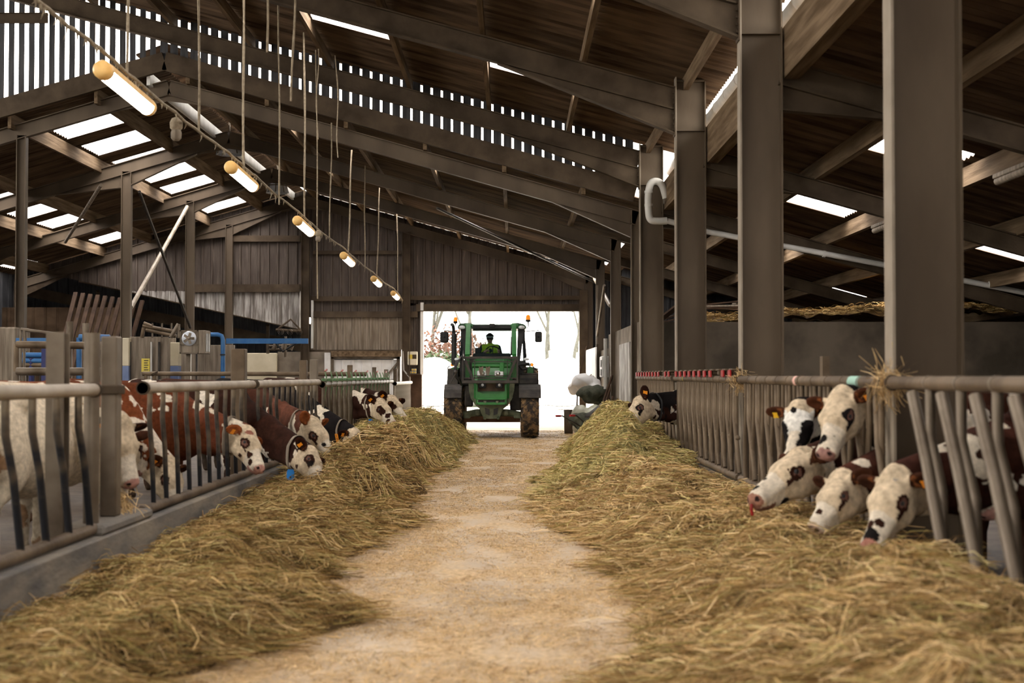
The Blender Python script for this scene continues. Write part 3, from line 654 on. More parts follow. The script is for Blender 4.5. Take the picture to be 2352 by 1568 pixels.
for k in range(7):
    a=at(48+k*15,838,26.3); mb=MB(); mb.tube([a,(a.x,26.3,a.z-.42)],.022,6); mb.box((a.x,26.25,a.z-.45),(.1,.1,.14),None,.02); mb.tube([(a.x,26.25,a.z+.25),(a.x+.1,26.2,a.z-.1),a],.014,6)
    tag(mb.build('milking_hose','dgrey'),'%s milking hose hanging under the stall rails, counted from the left'%ORD[k] if k else 'leftmost milking hose hanging under the stall rails','hose','milking hoses')
t=thing('control_box','small grey control box with a lit yellow-green lamp','box',at(135,780,20.5)); q=at(134,790,20.6); mb=MB(); mb.tube([(q.x,20.6,0),q],.03,8); mb.build('stand','galv',t)
mb=MB(); a=at(124,789,20.5); b=at(144,773,20.5); mb.span((a.x,20.5,a.z),(b.x,20.62,b.z),.008); mb.build('case','galv',t); mb=MB(); mb.sphere(at(128,779,20.49),.012,8); e=mb.build('lamp',emis('lime lamp',(.5,1,.05),2),t)
mb=MB(); a=at(180,770,22); 
# partitions in the left yard
PW=33.2
def panel(name,x0,x1,yt,d,m,label,cat,th=.12,ribs=0,zb=0,grp=None):
    mb=MB(); a=at(x0,yt,d); b=at(x1,yt,d); mb.span((a.x,d,zb),(b.x,d+th,a.z),.01)
    for k in range(1,ribs+1): xx=a.x+(b.x-a.x)*k/(ribs+1); mb.span((xx-.01,d-.012,zb),(xx+.01,d,a.z-.03))
    return tag(mb.build(name,m),label,cat,grp)
panel('partition_panel',298,385,773,PW,'wood','weathered grey board partition with a yellow notice, behind the speckled cow','panel',ribs=4)
panel('partition_panel',385,402,776,PW+1,'wood','narrow recessed grey partition beside the cream and blue column','panel')
panel('partition_panel',411,538,792,PW+2,'wood','long grey board partition below the box heater','panel',ribs=5)
def two_tone(x0,x1,yt,ys,d,label):
    t=thing('painted_column',label,'column',at((x0+x1)/2,yt,d)); a=at(x0,yt,d); b=at(x1,yt,d); s=at(x0,ys,d)
    mb=MB(); mb.span((a.x,d,s.z),(b.x,d+.3,a.z),.01); mb.build('upper_part','cream',t); mb=MB(); mb.span((a.x,d,0),(b.x,d+.3,s.z),.01); mb.build('lower_part',mat('pale blue paint',(.13,.18,.34),(.18,.23,.38),.5,0,4),t)
two_tone(281,296,776,840,33,'column painted cream above and pale blue below, left of the notice board')
two_tone(391,410,786,840,34,'column painted cream above and pale blue below, left of the box heater')
mb=MB()
for px,ww in((299,.05),(348,.04),(366,.05),(452,.04)):
    a=at(px,785,PW-.05); mb=MB(); mb.tube([(a.x,PW-.06,0),(a.x,PW-.06,a.z)],ww*.6,6); tag(mb.build('downpipe','dgrey' if px!=348 else 'pvc'),{299:'dark pipe left of the notice board',348:'pale thin pipe right of the yellow notice',366:'dark pipe on the board partition near its right end',452:'dark pipe running down beneath the box heater'}[px],'pipe')
t=thing('notice_board','yellow notice sheet on the weathered partition','notice',at(334,838,PW-.03))
mb=MB(); a=at(325,854,PW-.03); b=at(344,823,PW-.03); mb.span((a.x,PW-.035,a.z),(b.x,PW-.02,b.z)); mb.build('sheet',mat('yellow notice',(.75,.6,.08),(.6,.5,.12),.6,0,6),t)
mb=MB()
for k in range(5): mb.span((a.x+.06,PW-.04,b.z-.06-k*.055),(b.x-.03-.02*(k%2),PW-.036,b.z-.04-k*.055))
mb.build('printed_lines','dgrey',t)
# box heater with round fan
t=thing('box_heater','grey square box heater with a round fan face on top of the partition','heater',at(440,785,32))
d=32; a=at(413,812,d); b=at(456,758,d)
mb=MB(); mb.span((a.x,d,a.z),(b.x+.15,d+.6,b.z),.015); mb.build('case','wood',t); mb=MB(); mb.span((a.x+.1,d+.2,0),(a.x+.2,d+.3,a.z)); mb.build('stand','galv',t)
mb=MB(); mb.span((a.x,d-.02,a.z),(a.x+.03,d,b.z)); mb.span((b.x-.03,d-.02,a.z),(b.x,d,b.z)); mb.span((a.x,d-.02,b.z-.03),(b.x,d,b.z)); mb.span((a.x,d-.02,a.z),(b.x,d,a.z+.03)); mb.span((a.x,d-.02,a.z+.2),(b.x,d,a.z+.22)); mb.build('front_frame','galv',t)
cx=(a.x+b.x)/2; cz=a.z+.35
mb=MB(); R=Matrix.Rotation(math.pi/2,3,'X'); mb.lathe([(.0,.02),(.15,.02),(.17,.0)],(cx,d-.02,cz),'Z',24,True,R); mb.build('fan_disc','reflector',t)
mb=MB(); 
for k in range(5):
    an=k*1.2566; mb.beam((cx,d-.05,cz),(cx+.13*math.cos(an),d-.05,cz+.13*math.sin(an)),[(-.03,-.004),(.03,-.004),(.03,.004),(-.03,.004)],(0,1,.3))
mb.sphere((cx,d-.05,cz),.035,8); mb.build('fan_blades','wood',t)
mb=MB()
for k in range(2): mb.span((b.x+.152,d+.12+k*.22,a.z+.05),(b.x+.156,d+.25+k*.22,b.z-.07))
mb.build('side_vent','black',t)
# pipe rack above partition
t=thing('pipe_rack','rack of brown pipes and valves above the board partition','rack',at(365,760,33))
mb=MB()
for (x0,y0,x1,y1) in((328,748,405,762),(335,757,405,772),(330,742,350,750),(326,775,330,752)): mb.tube([at(x0,y0,33.2),at(x1,y1,33.2)],.045,8)
mb.build('pipes','galv_brown',t); mb=MB()
for px in(350,372,394): mb.tube([at(px,742,33.2),at(px,776,33.2)],.022,6)
mb.tube([at(392,775,33),at(410,744,33)],.05,6); mb.tube([at(410,744,33),at(411,776,33)],.04,6); mb.build('uprights','galv',t)
t=thing('blue_pipe','bright blue water pipe bending down beside the grey partition','pipe',at(512,800,34))
mb=MB(); mb.tube([at(470,768,34.5),at(500,768,34.5),at(509,771,34.5),at(512,780,34.5),at(512,872,34.5)],.055,10); mb.build('pipe','blue',t)
mb=MB(); 
for py in(813,853): mb.tube([at(512,py,34.5),at(512,py+3,34.5)],.07,10)
mb.build('clip','black',t)
# hardware by the blue beam
mb=MB(); mb.tube([at(633,786,41),at(650,807,41),at(683,786,41)],.04,6); tag(mb.build('v_brace','black'),'black V-shaped brace hanging under the long blue beam','brace')
mb=MB(); mb.tube([at(656,772,41),at(656,820,41)],.04,6); tag(mb.build('hanger_rod','galv'),'thin galvanised rod through the long blue beam','rod')
mb=MB()
for py in(795,803): mb.tube([at(615,py,42),at(672,py-3,42)],.04,6)
mb.tube([at(615,790,42),at(615,812,42)],.05,6)
for px in(628,648,666): mb.tube([at(px,803,42),at(px+6,789,42)],.07,8)
tag(mb.build('valve_manifold','galv'),'small galvanised manifold with three valves under the blue beam','manifold')
t=thing('roller_hanger','triangular steel hanger with three rollers on the sloping beam','hanger',at(662,755,45))
mb=MB(); mb.tube([at(636,757,45.2),at(668,733,45.2),at(691,758,45.2)],.035,6); mb.tube([at(634,757,45.2),at(692,760,45.2)],.05,6); mb.build('frame','steel',t)
for px in(645,666,687):
    mb=MB(); p=at(px,762,45); mb.lathe([(.09,-.05),(.09,.05)],p,'Y',14); mb.lathe([(.045,-.05),(.045,.05)],p,'Y',14); mb.build('roller','galv',t)
# sloping beams and yard building seen under the gable
mb=MB(); mb.rect(at(184,638,46.2),at(700,750,46.2),.28,.16); tag(mb.build('sloping_beam','steel'),'upper sloping brown beam under the open left gable','beam')
mb=MB(); mb.rect(at(60,668,48),at(745,806,48),.36,.16); tag(mb.build('sloping_beam','steel'),'lower sloping brown beam under the open left gable','beam')
for k,px in enumerate((225,430,520,615)):
    mb=MB(); mb.tube([at(px,660+(px-184)*.2,47.2),at(px,690+(px-184)*.2,47.6)],.06,6); tag(mb.build('strut','steel'),'%s short strut between the two sloping beams, from the left'%ORD[k].replace('nearest','first'),'strut')
zl_=lambda x:2.55-.2*(x+6.3)
def zy(u): return zl_(u)
hh_=[(-8.4,-6.9,49.5,51.0)]
struct('ceiling',corrugated(lambda x:zl_(x)+.55,[-26,-12,-4.1],46.05,56,hh_),'roof','dark sheets of the low lean-to beyond the gable')
for h in hh_: skylight(lambda x:zl_(x)+.55,h)
struct('wall_yard',clad(-26,-3.9,0,lambda u:zl_(u)+.6,56,.45),'clad_dark','blue-grey cladding across the yard behind the gable')
struct('wall_yard',clad(46.4,56,0,lambda u:2.5,-4.05,.45,axis='y'),'clad_dark','side cladding of the low lean-to')
struct('wall_yard',clad(-26,-16.3,0,7,46.0,.45),'clad_dark','added dark cladding left of the gable opening, keeping daylight out')  # cladding added to stop daylight leaking into the low lean-to
struct('wall_yard',clad(46.4,56,0,7,-26,.45,axis='y'),'clad_dark','far side cladding of the low lean-to')
for k in range(10):
    mb=MB(); px=108+k*17; mb.rect(at(px,800,36+k*.15)*1.0-Vector((0,0,1.6)),at(px+66,672+k*2,38.5),.06,.11); tag(mb.build('leaning_plank','plank'),'%s brown plank leaning in the dark at the left, counted from the left'%ORD[k].replace('nearest','first'),'plank','leaning planks')
struct('wall_left_inner',clad(ex(0)-3,ex(300),0,lambda u:3.7 if u<-12 else 3.7-.2*(u+12),45,.4),'roof','dark wall behind the leaning planks')
# braces
for a,b,r,m,lab in [((430,475,39.5),(301,706,33.8),.055,'rail','pale diagonal brace between two interior posts'),((320,440,33.8),(437,752,39.4),.04,'dgrey','dark diagonal brace crossing the pale one'),
  ((232,425,29),(150,556,34),.04,'wood','thin pale stay near the leftmost post'),((1004,478,33.9),(1392,660,45),.035,'dgrey','long thin dark brace across the right slope of the far roof'),
  ((1366,640,43),(1402,702,40),.06,'rail','pale short brace by the right-hand columns'),((1388,655,36),(1372,770,39),.035,'galv','thin slanting rod beside the right-hand far columns'),
  ((1372,655,39.2),(1372,790,39.2),.04,'galv','slim upright pipe beside the far right columns')]:
    tubep('brace',[a,b],r,m,lab,'brace')
# electrical
t=thing('meter_box','cream electrical box with a yellow window left of the doorway','electrical box',at(947,822,EY-.3))
a=at(936,838,EY-.25); b=at(959,807,EY-.25); mb=MB(); mb.span((a.x,EY-.3,a.z),(b.x,EY-.15,b.z),.02); mb.build('case',mat('cream plastic',(.62,.57,.45)),t)
mb=MB(); mb.span((a.x+.04,EY-.31,a.z+.2),(a.x+.16,EY-.3,b.z-.1)); mb.build('yellow_window',mat('ochre window',(.6,.45,.06)),t); mb=MB(); mb.span((a.x+.16,EY-.31,a.z+.2),(b.x-.03,EY-.3,b.z-.1)); mb.build('breaker_window','steel',t)
t=thing('socket_cluster','cluster of six small yellow-flapped sockets below the cream electrical box','sockets',at(949,850,EY-.2))
for k,(i,j) in enumerate([(0,0),(1,0),(2,0),(1,1),(2,1)]):
    p=at(942+i*6,855-j*6,EY-.2); mb=MB(); mb.box(p,(.075,.06,.075),None,.006); o=mb.build('socket',mat('socket grey',(.5,.48,.4)) if k==0 else bpy.data.materials['socket grey'],t)
    mb=MB(); mb.box(p+Vector((0,-.035,0)),(.05,.01,.04)); q=mb.build('flap','yellow',o)
mb=MB(); mb.span((at(936,0,EY-.3).x,EY-.4,at(0,858,EY-.3).z-.03),(at(968,0,EY-.3).x,EY-.12,at(0,858,EY-.3).z)); tag(mb.build('shelf','steel'),'small dark ledge under the socket cluster','shelf')
mb=MB(); mb.tube([at(925,806,EY-.25),at(927,850,EY-.25),at(941,866,EY-.25),at(941,885,EY-.25)],.03,6); tag(mb.build('conduit','pvc'),'pale conduit running down left of the cream electrical box','pipe')
t=thing('switch_cabinet','grey switch cabinet on the end of the bunker wall','electrical box',(2.35,36.4,1.6))
mb=MB(); mb.span((2.28,36.0,1.45),(2.46,37.0,2.0),.02); mb.build('case','white',t); mb=MB(); mb.span((2.26,36.15,1.72),(2.28,36.5,1.9)); mb.span((2.26,36.15,1.5),(2.28,36.5,1.66)); mb.build('window','dgrey',t)
mb=MB(); mb.span((2.40,36.3,1.2),(2.47,37.15,2.2)); tag(mb.build('cabinet_board','concrete'),'concrete edge behind the switch cabinet','board')
mb=MB(); mb.tube([(2.36,35.8,1.15),(2.36,35.8,2.45)],.05,8); tag(mb.build('conduit','pvc'),'white vertical conduit beside the switch cabinet','pipe')
# ---- lamps on the cable
LPX=[(292,202,13.2),(557,404,18.9),(699,518,24.5),(799,594,30.8),(865,645,37.0),(908,677,43.2)]
proto=None
def lamp():
    t=thing('tube_lamp','x','lamp',(0,0,0),'lit tube lamps on the cable')
    mb=MB(); prof=[(-.075,-.02),(.075,-.02),(.07,.035),(.03,.06),(-.03,.06),(-.07,.035)]; mb.beam((0,-.72,0),(0,.72,0),prof); mb.build('housing','lampbody',t)
    mb=MB(); mb.lathe([(.0,-.84),(.06,-.84),(.085,-.81),(.085,-.72),(.078,-.71)],(0,0,-.02),'Y',16); mb.build('end_cap','lampbody',t); mb=MB(); mb.lathe([(.078,.71),(.085,.72),(.085,.78),(.05,.8),(0,.8)],(0,0,-.02),'Y',16); mb.build('end_cap','lampbody',t)
    mb=MB(); 
    n=12; vs=[];fs=[]
    for y in(-.71,.71):
        for k in range(n+1):
            a_=math.pi+math.pi*k/n; vs.append((.075*math.cos(a_),y,-.02+.085*math.sin(a_)))
    for k in range(n): fs.append((k,k+1,n+2+k,n+1+k))
    mb.add(vs,fs,True); mb.build('cover','lampglass',t)
    mb=MB(); mb.tube([(-.03,-.68,-.04),(-.03,.68,-.04)],.024,8); mb.tube([(.03,-.68,-.04),(.03,.68,-.04)],.024,8); mb.build('tubes','tube',t)
    mb=MB(); mb.tube([(0,.5,.06),(0,.5,.13)],.012,6); mb.tube([(0,-.5,.06),(0,-.5,.13)],.012,6); mb.build('hook','steel',t)
    return t
LL=['nearest lit tube lamp on the dusty cable, biggest and top left','second lit tube lamp along the cable, below the first roof ridge cowl','third lit tube lamp along the cable, with a wire loop','fourth lit tube lamp along the cable','fifth lit tube lamp along the cable, small','farthest and smallest lit tube lamp, by the end wall post']
lp=lamp(); cabpts=[]
for i,(px,py,d) in enumerate(LPX):
    p=at(px,py,d)
    if i==0: lp.location=p; lp['label']=LL[0]; L_=lp
    else: L_=copy_tree(lp,p,LL[i])
    L_.rotation_euler=(math.radians(-1.5),0,0)
    cabpts += [p+Vector((0,-.9,.17)),p+Vector((0,.9,.13))]
full=[at(-30,-110,10.2)+Vector((0,0,0)),at(110,22,11.3)]+cabpts+[at(925,690,45.5)]
pts=[]
for a,b in zip(full[:-1],full[1:]):
    nseg=8
    for k in range(nseg):
        f=k/nseg; p=a.lerp(b,f); L0=(b-a).length; p.z-= .012*L0*4*f*(1-f)*.5; pts.append(p+Vector((rnd.uniform(-.006,.006),0,rnd.uniform(-.008,.008))))
pts.append(full[-1])
t=thing('lamp_cable','dusty cobwebbed cable carrying the lit tube lamps down the barn','cable',pts[0])
mb=MB(); mb.tube(pts,.019,7); mb.build('cable','rope',t)
mb=MB()
for k in range(150):
    i=rnd.randrange(6,len(pts)-2); p=pts[i].lerp(pts[i+1],rnd.random()); l=rnd.uniform(.03,.14)
    q=p+Vector((rnd.uniform(-.03,.03),rnd.uniform(-.03,.03),-l)); mb.tube([p,p.lerp(q,.5)+Vector((.01,0,0)),q],[.012,.007,.002],4,False)
o=mb.build('dust_tufts','rope',t); o['kind']='stuff'
# ---- ropes
RP=[((292,-60,13.3),(292,172,13.3),.016,'first thick hanging rope, above the nearest lamp'),((456,-60,16.2),(456,304,16.2),.014,'dusty rope reaching the cable between first and second lamps'),((558,-60,18.9),(560,385,18.9),.018,'thick twisted rope above the second lamp'),
 ((640,-60,21.6),(642,470,21.6),.014,'rope crossing in front of the second ridge cowl'),((699,60,24.5),(700,500,24.5),.019,'thick twisted rope above the third lamp'),((600,-60,15),(614,120,15),.012,'loose rope ending in the air, leftmost of the loose ones'),
 ((676,-60,15.5),(672,232,15.5),.012,'loose curled rope hanging in front of the slatted gable'),((730,100,25.5),(728,320,25.5),.01,'thin loose rope with a curled foot'),((772,112,25.8),(777,362,25.8),.013,'loose rope hanging from the bright purlin'),
 ((762,320,27.5),(757,545,27.5),.014,'rope reaching the cable before the fourth lamp'),((808,350,30.8),(800,580,30.8),.018,'rope above the fourth lamp'),((838,375,33),(838,612,33),.014,'rope between the fourth and fifth lamps'),
 ((872,450,37),(866,632,37),.016,'rope above the fifth lamp'),((912,512,43),(914,668,43),.018,'farthest rope, above the last lamp'),((725,455,25.8),(730,686,25.8),.012,'thin pull cord hanging from the small lamp socket')]
for a,b,r,lab in RP:
    B=at(*b); A=at(a[0],a[1],a[2]); A=Vector((A.x,A.y,(z_near(A.x) if A.y<27.4 else z_far(A.x))-.22)); P=[]; n=14; s1=rnd.uniform(0,6)
    for k in range(n+1):
        f=k/n; P.append(A.lerp(B,f)+Vector((.02*math.sin(f*7+s1)*(1 if 'loose' in lab else .4),0,0)))
    mb=MB(); mb.tube(P,[r*rnd.uniform(.85,1.2) for _ in P],6); tag(mb.build('hanging_rope','rope'),lab,'rope','hanging ropes')
for (px,py,d,s,lab) in((405,272,15.6,1,'dusty dead lamp socket hanging from the cable between first two lamps'),(731,530,25.8,.8,'small round dead lamp socket hanging beyond the third lamp')):
    t=thing('lamp_socket',lab,'lamp',at(px,py,d)); p=at(px,py,d)
    mb=MB(); mb.lathe([(0,.02),(.05*s,0),(.075*s,-.05*s),(.07*s,-.11*s),(.05*s,-.13*s)],p,'Z',12); mb.build('cap','rope',t)
    mb=MB(); mb.lathe([(.05*s,-.13*s),(.062*s,-.16*s),(.06*s,-.22*s),(.035*s,-.25*s),(0,-.255*s)],p,'Z',12); mb.build('bulb_holder','wood',t)
# ---- ridge cowls
for (px,py,d,lab) in((527,332,33.9,'nearer grey metal roof cowl hanging at the ridge'),(637,424,40.8,'farther grey metal roof cowl hanging at the ridge')):
    p=at(px,py,d); t=thing('roof_cowl',lab,'cowl',p,'roof cowls'); 
    mb=MB(); mb.lathe([(.0,.27),(.13,.27),(.19,.2),(.3,-.12),(.33,-.25),(.3,-.25)],p,'Z',8,False); mb.build('cone','reflector',t)
    mb=MB()
    for k in range(8):
        a_=2*math.pi*k/8; mb.tube([p+Vector((.2*math.cos(a_),.2*math.sin(a_),.2)),p+Vector((.335*math.cos(a_),.335*math.sin(a_),-.25))],.012,4)
    mb.lathe([(.275,-.02),(.285,-.05)],p,'Z',8,False); mb.build('ribs','galv',t)
    mb=MB(); mb.tube([p+Vector((0,0,.27)),p+Vector((0,0,.6))],.02,6); mb.build('stem','galv',t)
# ---- tube lights of the lean-to
for (x,y,lab) in((6.12,17.0,'unlit tube light fixed under a lean-to purlin, nearer one'),(6.12,23.0,'unlit tube light fixed under a lean-to purlin, farther one')):
    t=thing('strip_light',lab,'light fitting',(x,y,z_lean(x)-.4)); z=z_lean(x)-.39
    mb=MB(); mb.span((x-.06,y-.6,z+.03),(x+.06,y+.6,z+.09),.01); mb.build('housing','wood',t); mb=MB(); mb.tube([(x,y-.58,z),(x,y+.58,z)],.05,12); mb.build('diffuser','wood',t)
# ================================================================ TRACTOR
TY=32.9; TXC=at(1128.6,900,TY).x
def tp(cx,cy,y=0.0):
    """point on the tractor: cx,cy measured on the enlarged photo (436 units per metre), y metres behind the nose"""
    return Vector(((cx-800)/436, y, (1455-cy)/436))
T=thing('tractor','green tractor with front loader frame driving in through the doorway','tractor',(TXC,TY,0))
def tb(name,mb,m,parent=None,fix=False):
    o=mb.build(name,m,None,fix); o.parent=parent or T; return o
def bx(mb,x0,x1,y0,y1,cx=None,d0=0,d1=.1,bev=0):   # box from photo rectangle
    a=tp(x0,y1); b=tp(x1,y0); mb.span((a.x,d0,a.z),(b.x,d1,b.z),bev); return mb
def tyre(cx,r,w,y,label,lugs=22):
    mb=MB(); h=w/2
    mb.lathe([(r*.62,-h*.75),(r*.7,-h*.95),(r*.86,-h),(r*.95,-h*.82),(r*.965,-h*.4),(r*.97,0),(r*.965,h*.4),(r*.95,h*.82),(r*.86,h),(r*.7,h*.95),(r*.62,h*.75)],(0,0,0),'X',40)
    for k in range(lugs):
        for s in(-1,1):
            a0=2*math.pi*(k+(.5 if s>0 else 0))/lugs
            pts=[]; q=[]
            for (f,da) in((.04,.30),(.45,.17),(1.0,-.02)):
                a=a0+da; q.append((s*h*f,a,r*(1.0 if f<.9 else .95)))
            for i in range(2):
                (xa,aa,ra),(xb,ab,rb)=q[i],q[i+1]; wd=.075
                P=lambda x,a,rr:Vector((x,math.sin(a)*rr,math.cos(a)*rr))
                ri=r*.93
                vs=[P(xa,aa,ri),P(xa,aa+wd,ri),P(xb,ab+wd,ri),P(xb,ab,ri),P(xa,aa+.01,ra),P(xa,aa+wd-.015,ra),P(xb,ab+wd-.015,rb),P(xb,ab+.01,rb)]
                mb.add(vs,[(4,5,6,7),(0,1,5,4),(1,2,6,5),(2,3,7,6),(3,0,4,7)])
    o=tb('tyre',mb,'tyre'); o.location=(cx,y,r)
    m2=MB(); s=1 if cx>0 else -1
    m2.lathe([(r*.62,-h*.7),(r*.6,-h*.2),(r*.3,s*h*.1),(r*.28,s*h*.5),(.0,s*h*.5)],(0,0,0),'X',30); m2.lathe([(r*.63,-h*.76),(r*.63,h*.76)],(0,0,0),'X',30)
    q=tb('rim',m2,mat('rim yellow',(.55,.4,.03),(.4,.3,.08),.6,0,8) if 'rim yellow' not in bpy.data.materials else bpy.data.materials['rim yellow'],o,True)
    return o
for s in(-1,1):
    tyre(s*.915,.615,.43,.62,'')
    tyre(s*.93,.86,.46,3.1,'',24)
# front mudguards
for s,(x0,x1) in((-1,(308,490)),(1,(1085,1312))):
    a=tp(x0,0);b=tp(x1,0); mb=MB(); n=9
    vs=[];
    for k in range(n+1):
        an=math.radians(-42+k*11); r=.69
        for x in(a.x,b.x): vs.append((x,.62-math.sin(an)*r*-1*-1,.60+math.cos(an)*r)); 
    for k in range(n+1):
        an=math.radians(-42+k*11); r=.665
        for x in(a.x,b.x): vs.append((x,.62-math.sin(an)*r,.60+math.cos(an)*r))
    fs=[]
    for k in range(n):
        i=2*k; j=2*(n+1)+i
        fs+=[(i,i+1,i+3,i+2),(j,j+2,j+3,j+1),(i,i+2,j+2,j),(i+1,j+1,j+3,i+3)]
    fs+=[(0,2*(n+1),2*(n+1)+1,1)]
    mb.add(vs,fs,False); tb('mudguard',mb,'dgrey',fix=True)
# left side tank, right battery box with steps
mb=MB(); a=tp(315,905);b=tp(432,735)
mb.prism([(a.x,a.z),(b.x,a.z),(b.x,b.z),(a.x+.03,b.z)],1.2,2.0); tb('side_fender',mb,'dgrey')
mb=bx(MB(),1082,1285,795,895,d0=1.0,d1=1.8,bev=.02); o=tb('tool_box',mb,'dgrey'); mb=bx(MB(),1095,1275,828,850,d0=.985,d1=1.0); tb('vent_strip',mb,'black',o)
mb=MB(); bx(mb,1110,1290,775,800,d0=1.4,d1=1.9,bev=.02); tb('rear_fender',mb,'dgrey')
# axle and casting
mb=MB(); mb.tube([tp(500,1210,.62),tp(640,1190,.62),tp(960,1190,.62),tp(1110,1210,.62)],[.07,.09,.09,.07],14)
mb.sphere(tp(650,1190,.5),.075,14); mb.sphere(tp(945,1190,.5),.075,14); bx(mb,505,575,1180,1250,d0=.5,d1=.75,bev=.02); bx(mb,1030,1105,1180,1250,d0=.5,d1=.75,bev=.02)
mb.prism([tuple((tp(x,y).x,tp(x,y).z)) for x,y in((655,1105),(945,1105),(905,1180),(880,1250),(720,1250),(690,1180))],.28,.75)
tb('front_axle',mb,'greygreen',fix=True)
mb=MB()
for s in(-1,1):
    mb.prism([tuple((tp(800+s*x,y).x,tp(0,y).z)) for x,y in((22,1150),(70,1135),(62,1200),(20,1215))],.26,.285)
tb('axle_pocket',mb,'black',fix=True)
mb=MB()
for s in(-1,1): mb.sphere(tp(800+s*70,1243,.3),.04,10)
tb('axle_bolt',mb,'greygreen')
mb=bx(MB(),500,1100,1225,1300,d0=1.2,d1=3.2); mb.v=[v for v in mb.v]; tb('underbody',mb,mat('rusty underside',(.12,.05,.03),(.2,.1,.06),.8,0,6))
mb=bx(MB(),500,590,900,1140,d0=1.6,d1=3.2,bev=.03); tb('side_body',mb,'dgrey'); mb=bx(MB(),990,1110,900,1180,d0=1.6,d1=3.2,bev=.03); tb('side_body',mb,'dgrey')
# curved loader brackets
for s in(-1,1):
    P=[(240,885),(235,960),(215,1040),(165,1115),(120,1150),(150,1060),(172,1000),(178,940),(190,885)]
    mb=MB(); mb.prism([((s*x)/436,(1455-y)/436) for x,y in P],.3,.6); tb('loader_bracket',mb,'greygreen',fix=True)
# bonnet, grille
mb=MB(); 
sec=[]
for y,hw,zt in((.25,.36,1.48),(.3,.42,1.58),(.6,.46,1.78),(1.5,.5,1.93),(2.1,.52,1.98)):
    sec.append([(-hw,y,.95),(-hw,y,zt-.16),(-hw*.9,y,zt-.05),(-hw*.6,y,zt),(hw*.6,y,zt),(hw*.9,y,zt-.05),(hw,y,zt-.16),(hw,y,.95)])
vs=[p for r in sec for p in r]; fs=[]
for i in range(len(sec)-1):
    for k in range(7): fs.append((i*8+k,i*8+k+1,(i+1)*8+k+1,(i+1)*8+k))
fs.append(tuple(range(7,-1,-1))); fs.append(tuple(range((len(sec)-1)*8,len(sec)*8))); mb.add(vs,fs,False); tb('bonnet',mb,'jd',fix=True)
mb=MB()
for k in range(16): x=tp(668+k*16,0).x; mb.span((x,.215,tp(0,960).z),(x+.022,.25,tp(0,885).z))
bx(mb,640,960,885,965,d0=.23,d1=.26); tb('grille',mb,mat('brown grille',(.07,.045,.03),(.12,.08,.05),.7,0,10))
for x in(705,880):
    mb=MB(); bx(mb,x-36,x+38,880,930,d0=.16,d1=.24,bev=.01); mb_=tb('work_light_case',mb,'black'); mb=MB(); mb.lathe([(0,-.01),(.032,-.008),(.036,.02)],tp(x+2,900,.155),'Y',14); tb('lens',mb,'glass_lamp',mb_)
# green front weight carrier
mb=MB(); mb.prism([(tp(x,y).x,tp(x,y).z) for x,y in((640,955),(700,985),(800,992),(900,985),(958,950),(958,1040),(940,1045),(660,1045),(640,1035))],.0,.06)
bx(mb,640,660,890,1100,d0=.02,d1=.24,bev=.01); bx(mb,938,960,890,1100,d0=.02,d1=.24,bev=.01); bx(mb,650,950,1030,1052,d0=-.03,d1=.2,bev=.01); bx(mb,660,945,1078,1104,d0=-.03,d1=.2,bev=.01)
tb('weight_carrier',mb,'jd',fix=True)
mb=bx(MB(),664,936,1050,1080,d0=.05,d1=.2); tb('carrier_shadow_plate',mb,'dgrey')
mb=MB()
for x in(735,860): mb.tube([tp(x,1062,-.0),tp(x,1085,-.0)],.035,8)
tb('coupling',mb,'greygreen')
# headlights in bonnet nose
for x0,x1 in((650,745),(830,925)):
    mb=MB(); bx(mb,x0,x1,752,812,d0=.2,d1=.3,bev=.02); o=tb('headlight',mb,'glass_lamp'); mb=MB(); mb.lathe([(0,.0),(.05,-.01),(.06,.02)],tp((x0+x1)/2+10*(1 if x0<800 else -1),780,.19),'Y',14); tb('lamp_bowl',mb,'chrome',o)
# loader frame
mb=MB(); 
bx(mb,500,1076,606,628,d0=-.12,d1=-.04); bx(mb,500,1080,850,882,d0=-.14,d1=-.02,bev=.01); bx(mb,503,1074,822,834,d0=-.1,d1=-.06)
bx(mb,500,516,606,860,d0=-.14,d1=-.04); bx(mb,1058,1076,606,860,d0=-.14,d1=-.04); bx(mb,520,1070,655,664,d0=-.1,d1=-.07); bx(mb,620,985,798,806,d0=-.1,d1=-.07)
bx(mb,625,633,640,830,d0=-.1,d1=-.07);bx(mb,960,968,640,830,d0=-.1,d1=-.07)
mb.beam(tp(530,640,-.1),tp(620,858,-.1),[(-.03,-.035),(.03,-.035),(.03,.035),(-.03,.035)],(0,1,0)); mb.beam(tp(1050,632,-.1),tp(968,858,-.1),[(-.03,-.035),(.03,-.035),(.03,.035),(-.03,.035)],(0,1,0))
tb('loader_carriage',mb,'dgrey')
for s in(-1,1):
    mb=MB(); x=800+s*245 if s<0 else 1037
    xx=553 if s<0 else 1037
    # loader arm: rises from the carriage up to the cab roof line, going back
    mb.beam(tp(xx,600,.0),tp(xx+(-4 if s<0 else -4),262,1.1),[(-.055,-.05),(.055,-.05),(.055,.05),(-.055,.05)],(0,1,0))
    o=tb('loader_arm',mb,'jd'); mb=MB(); mb.tube([tp(xx+s*-30,585,.1),tp(xx+s*-26,400,.7)],.028,8); mb.tube([tp(xx+s*-26,400,.7),tp(xx+s*-22,300,1.0)],.016,8); tb('ram',mb,'dgrey',o)
    mb=MB(); mb.tube([tp(xx-40,270,1.1),tp(xx+40,270,1.1)],.04,10); tb('pivot',mb,'jd',o)
    mb=MB(); mb.beam(tp(xx,600,0),tp(xx,830,.05),[(-.05,-.04),(.05,-.04),(.05,.04),(-.05,.04)],(0,1,0)); tb('arm_foot',mb,'jd',o)
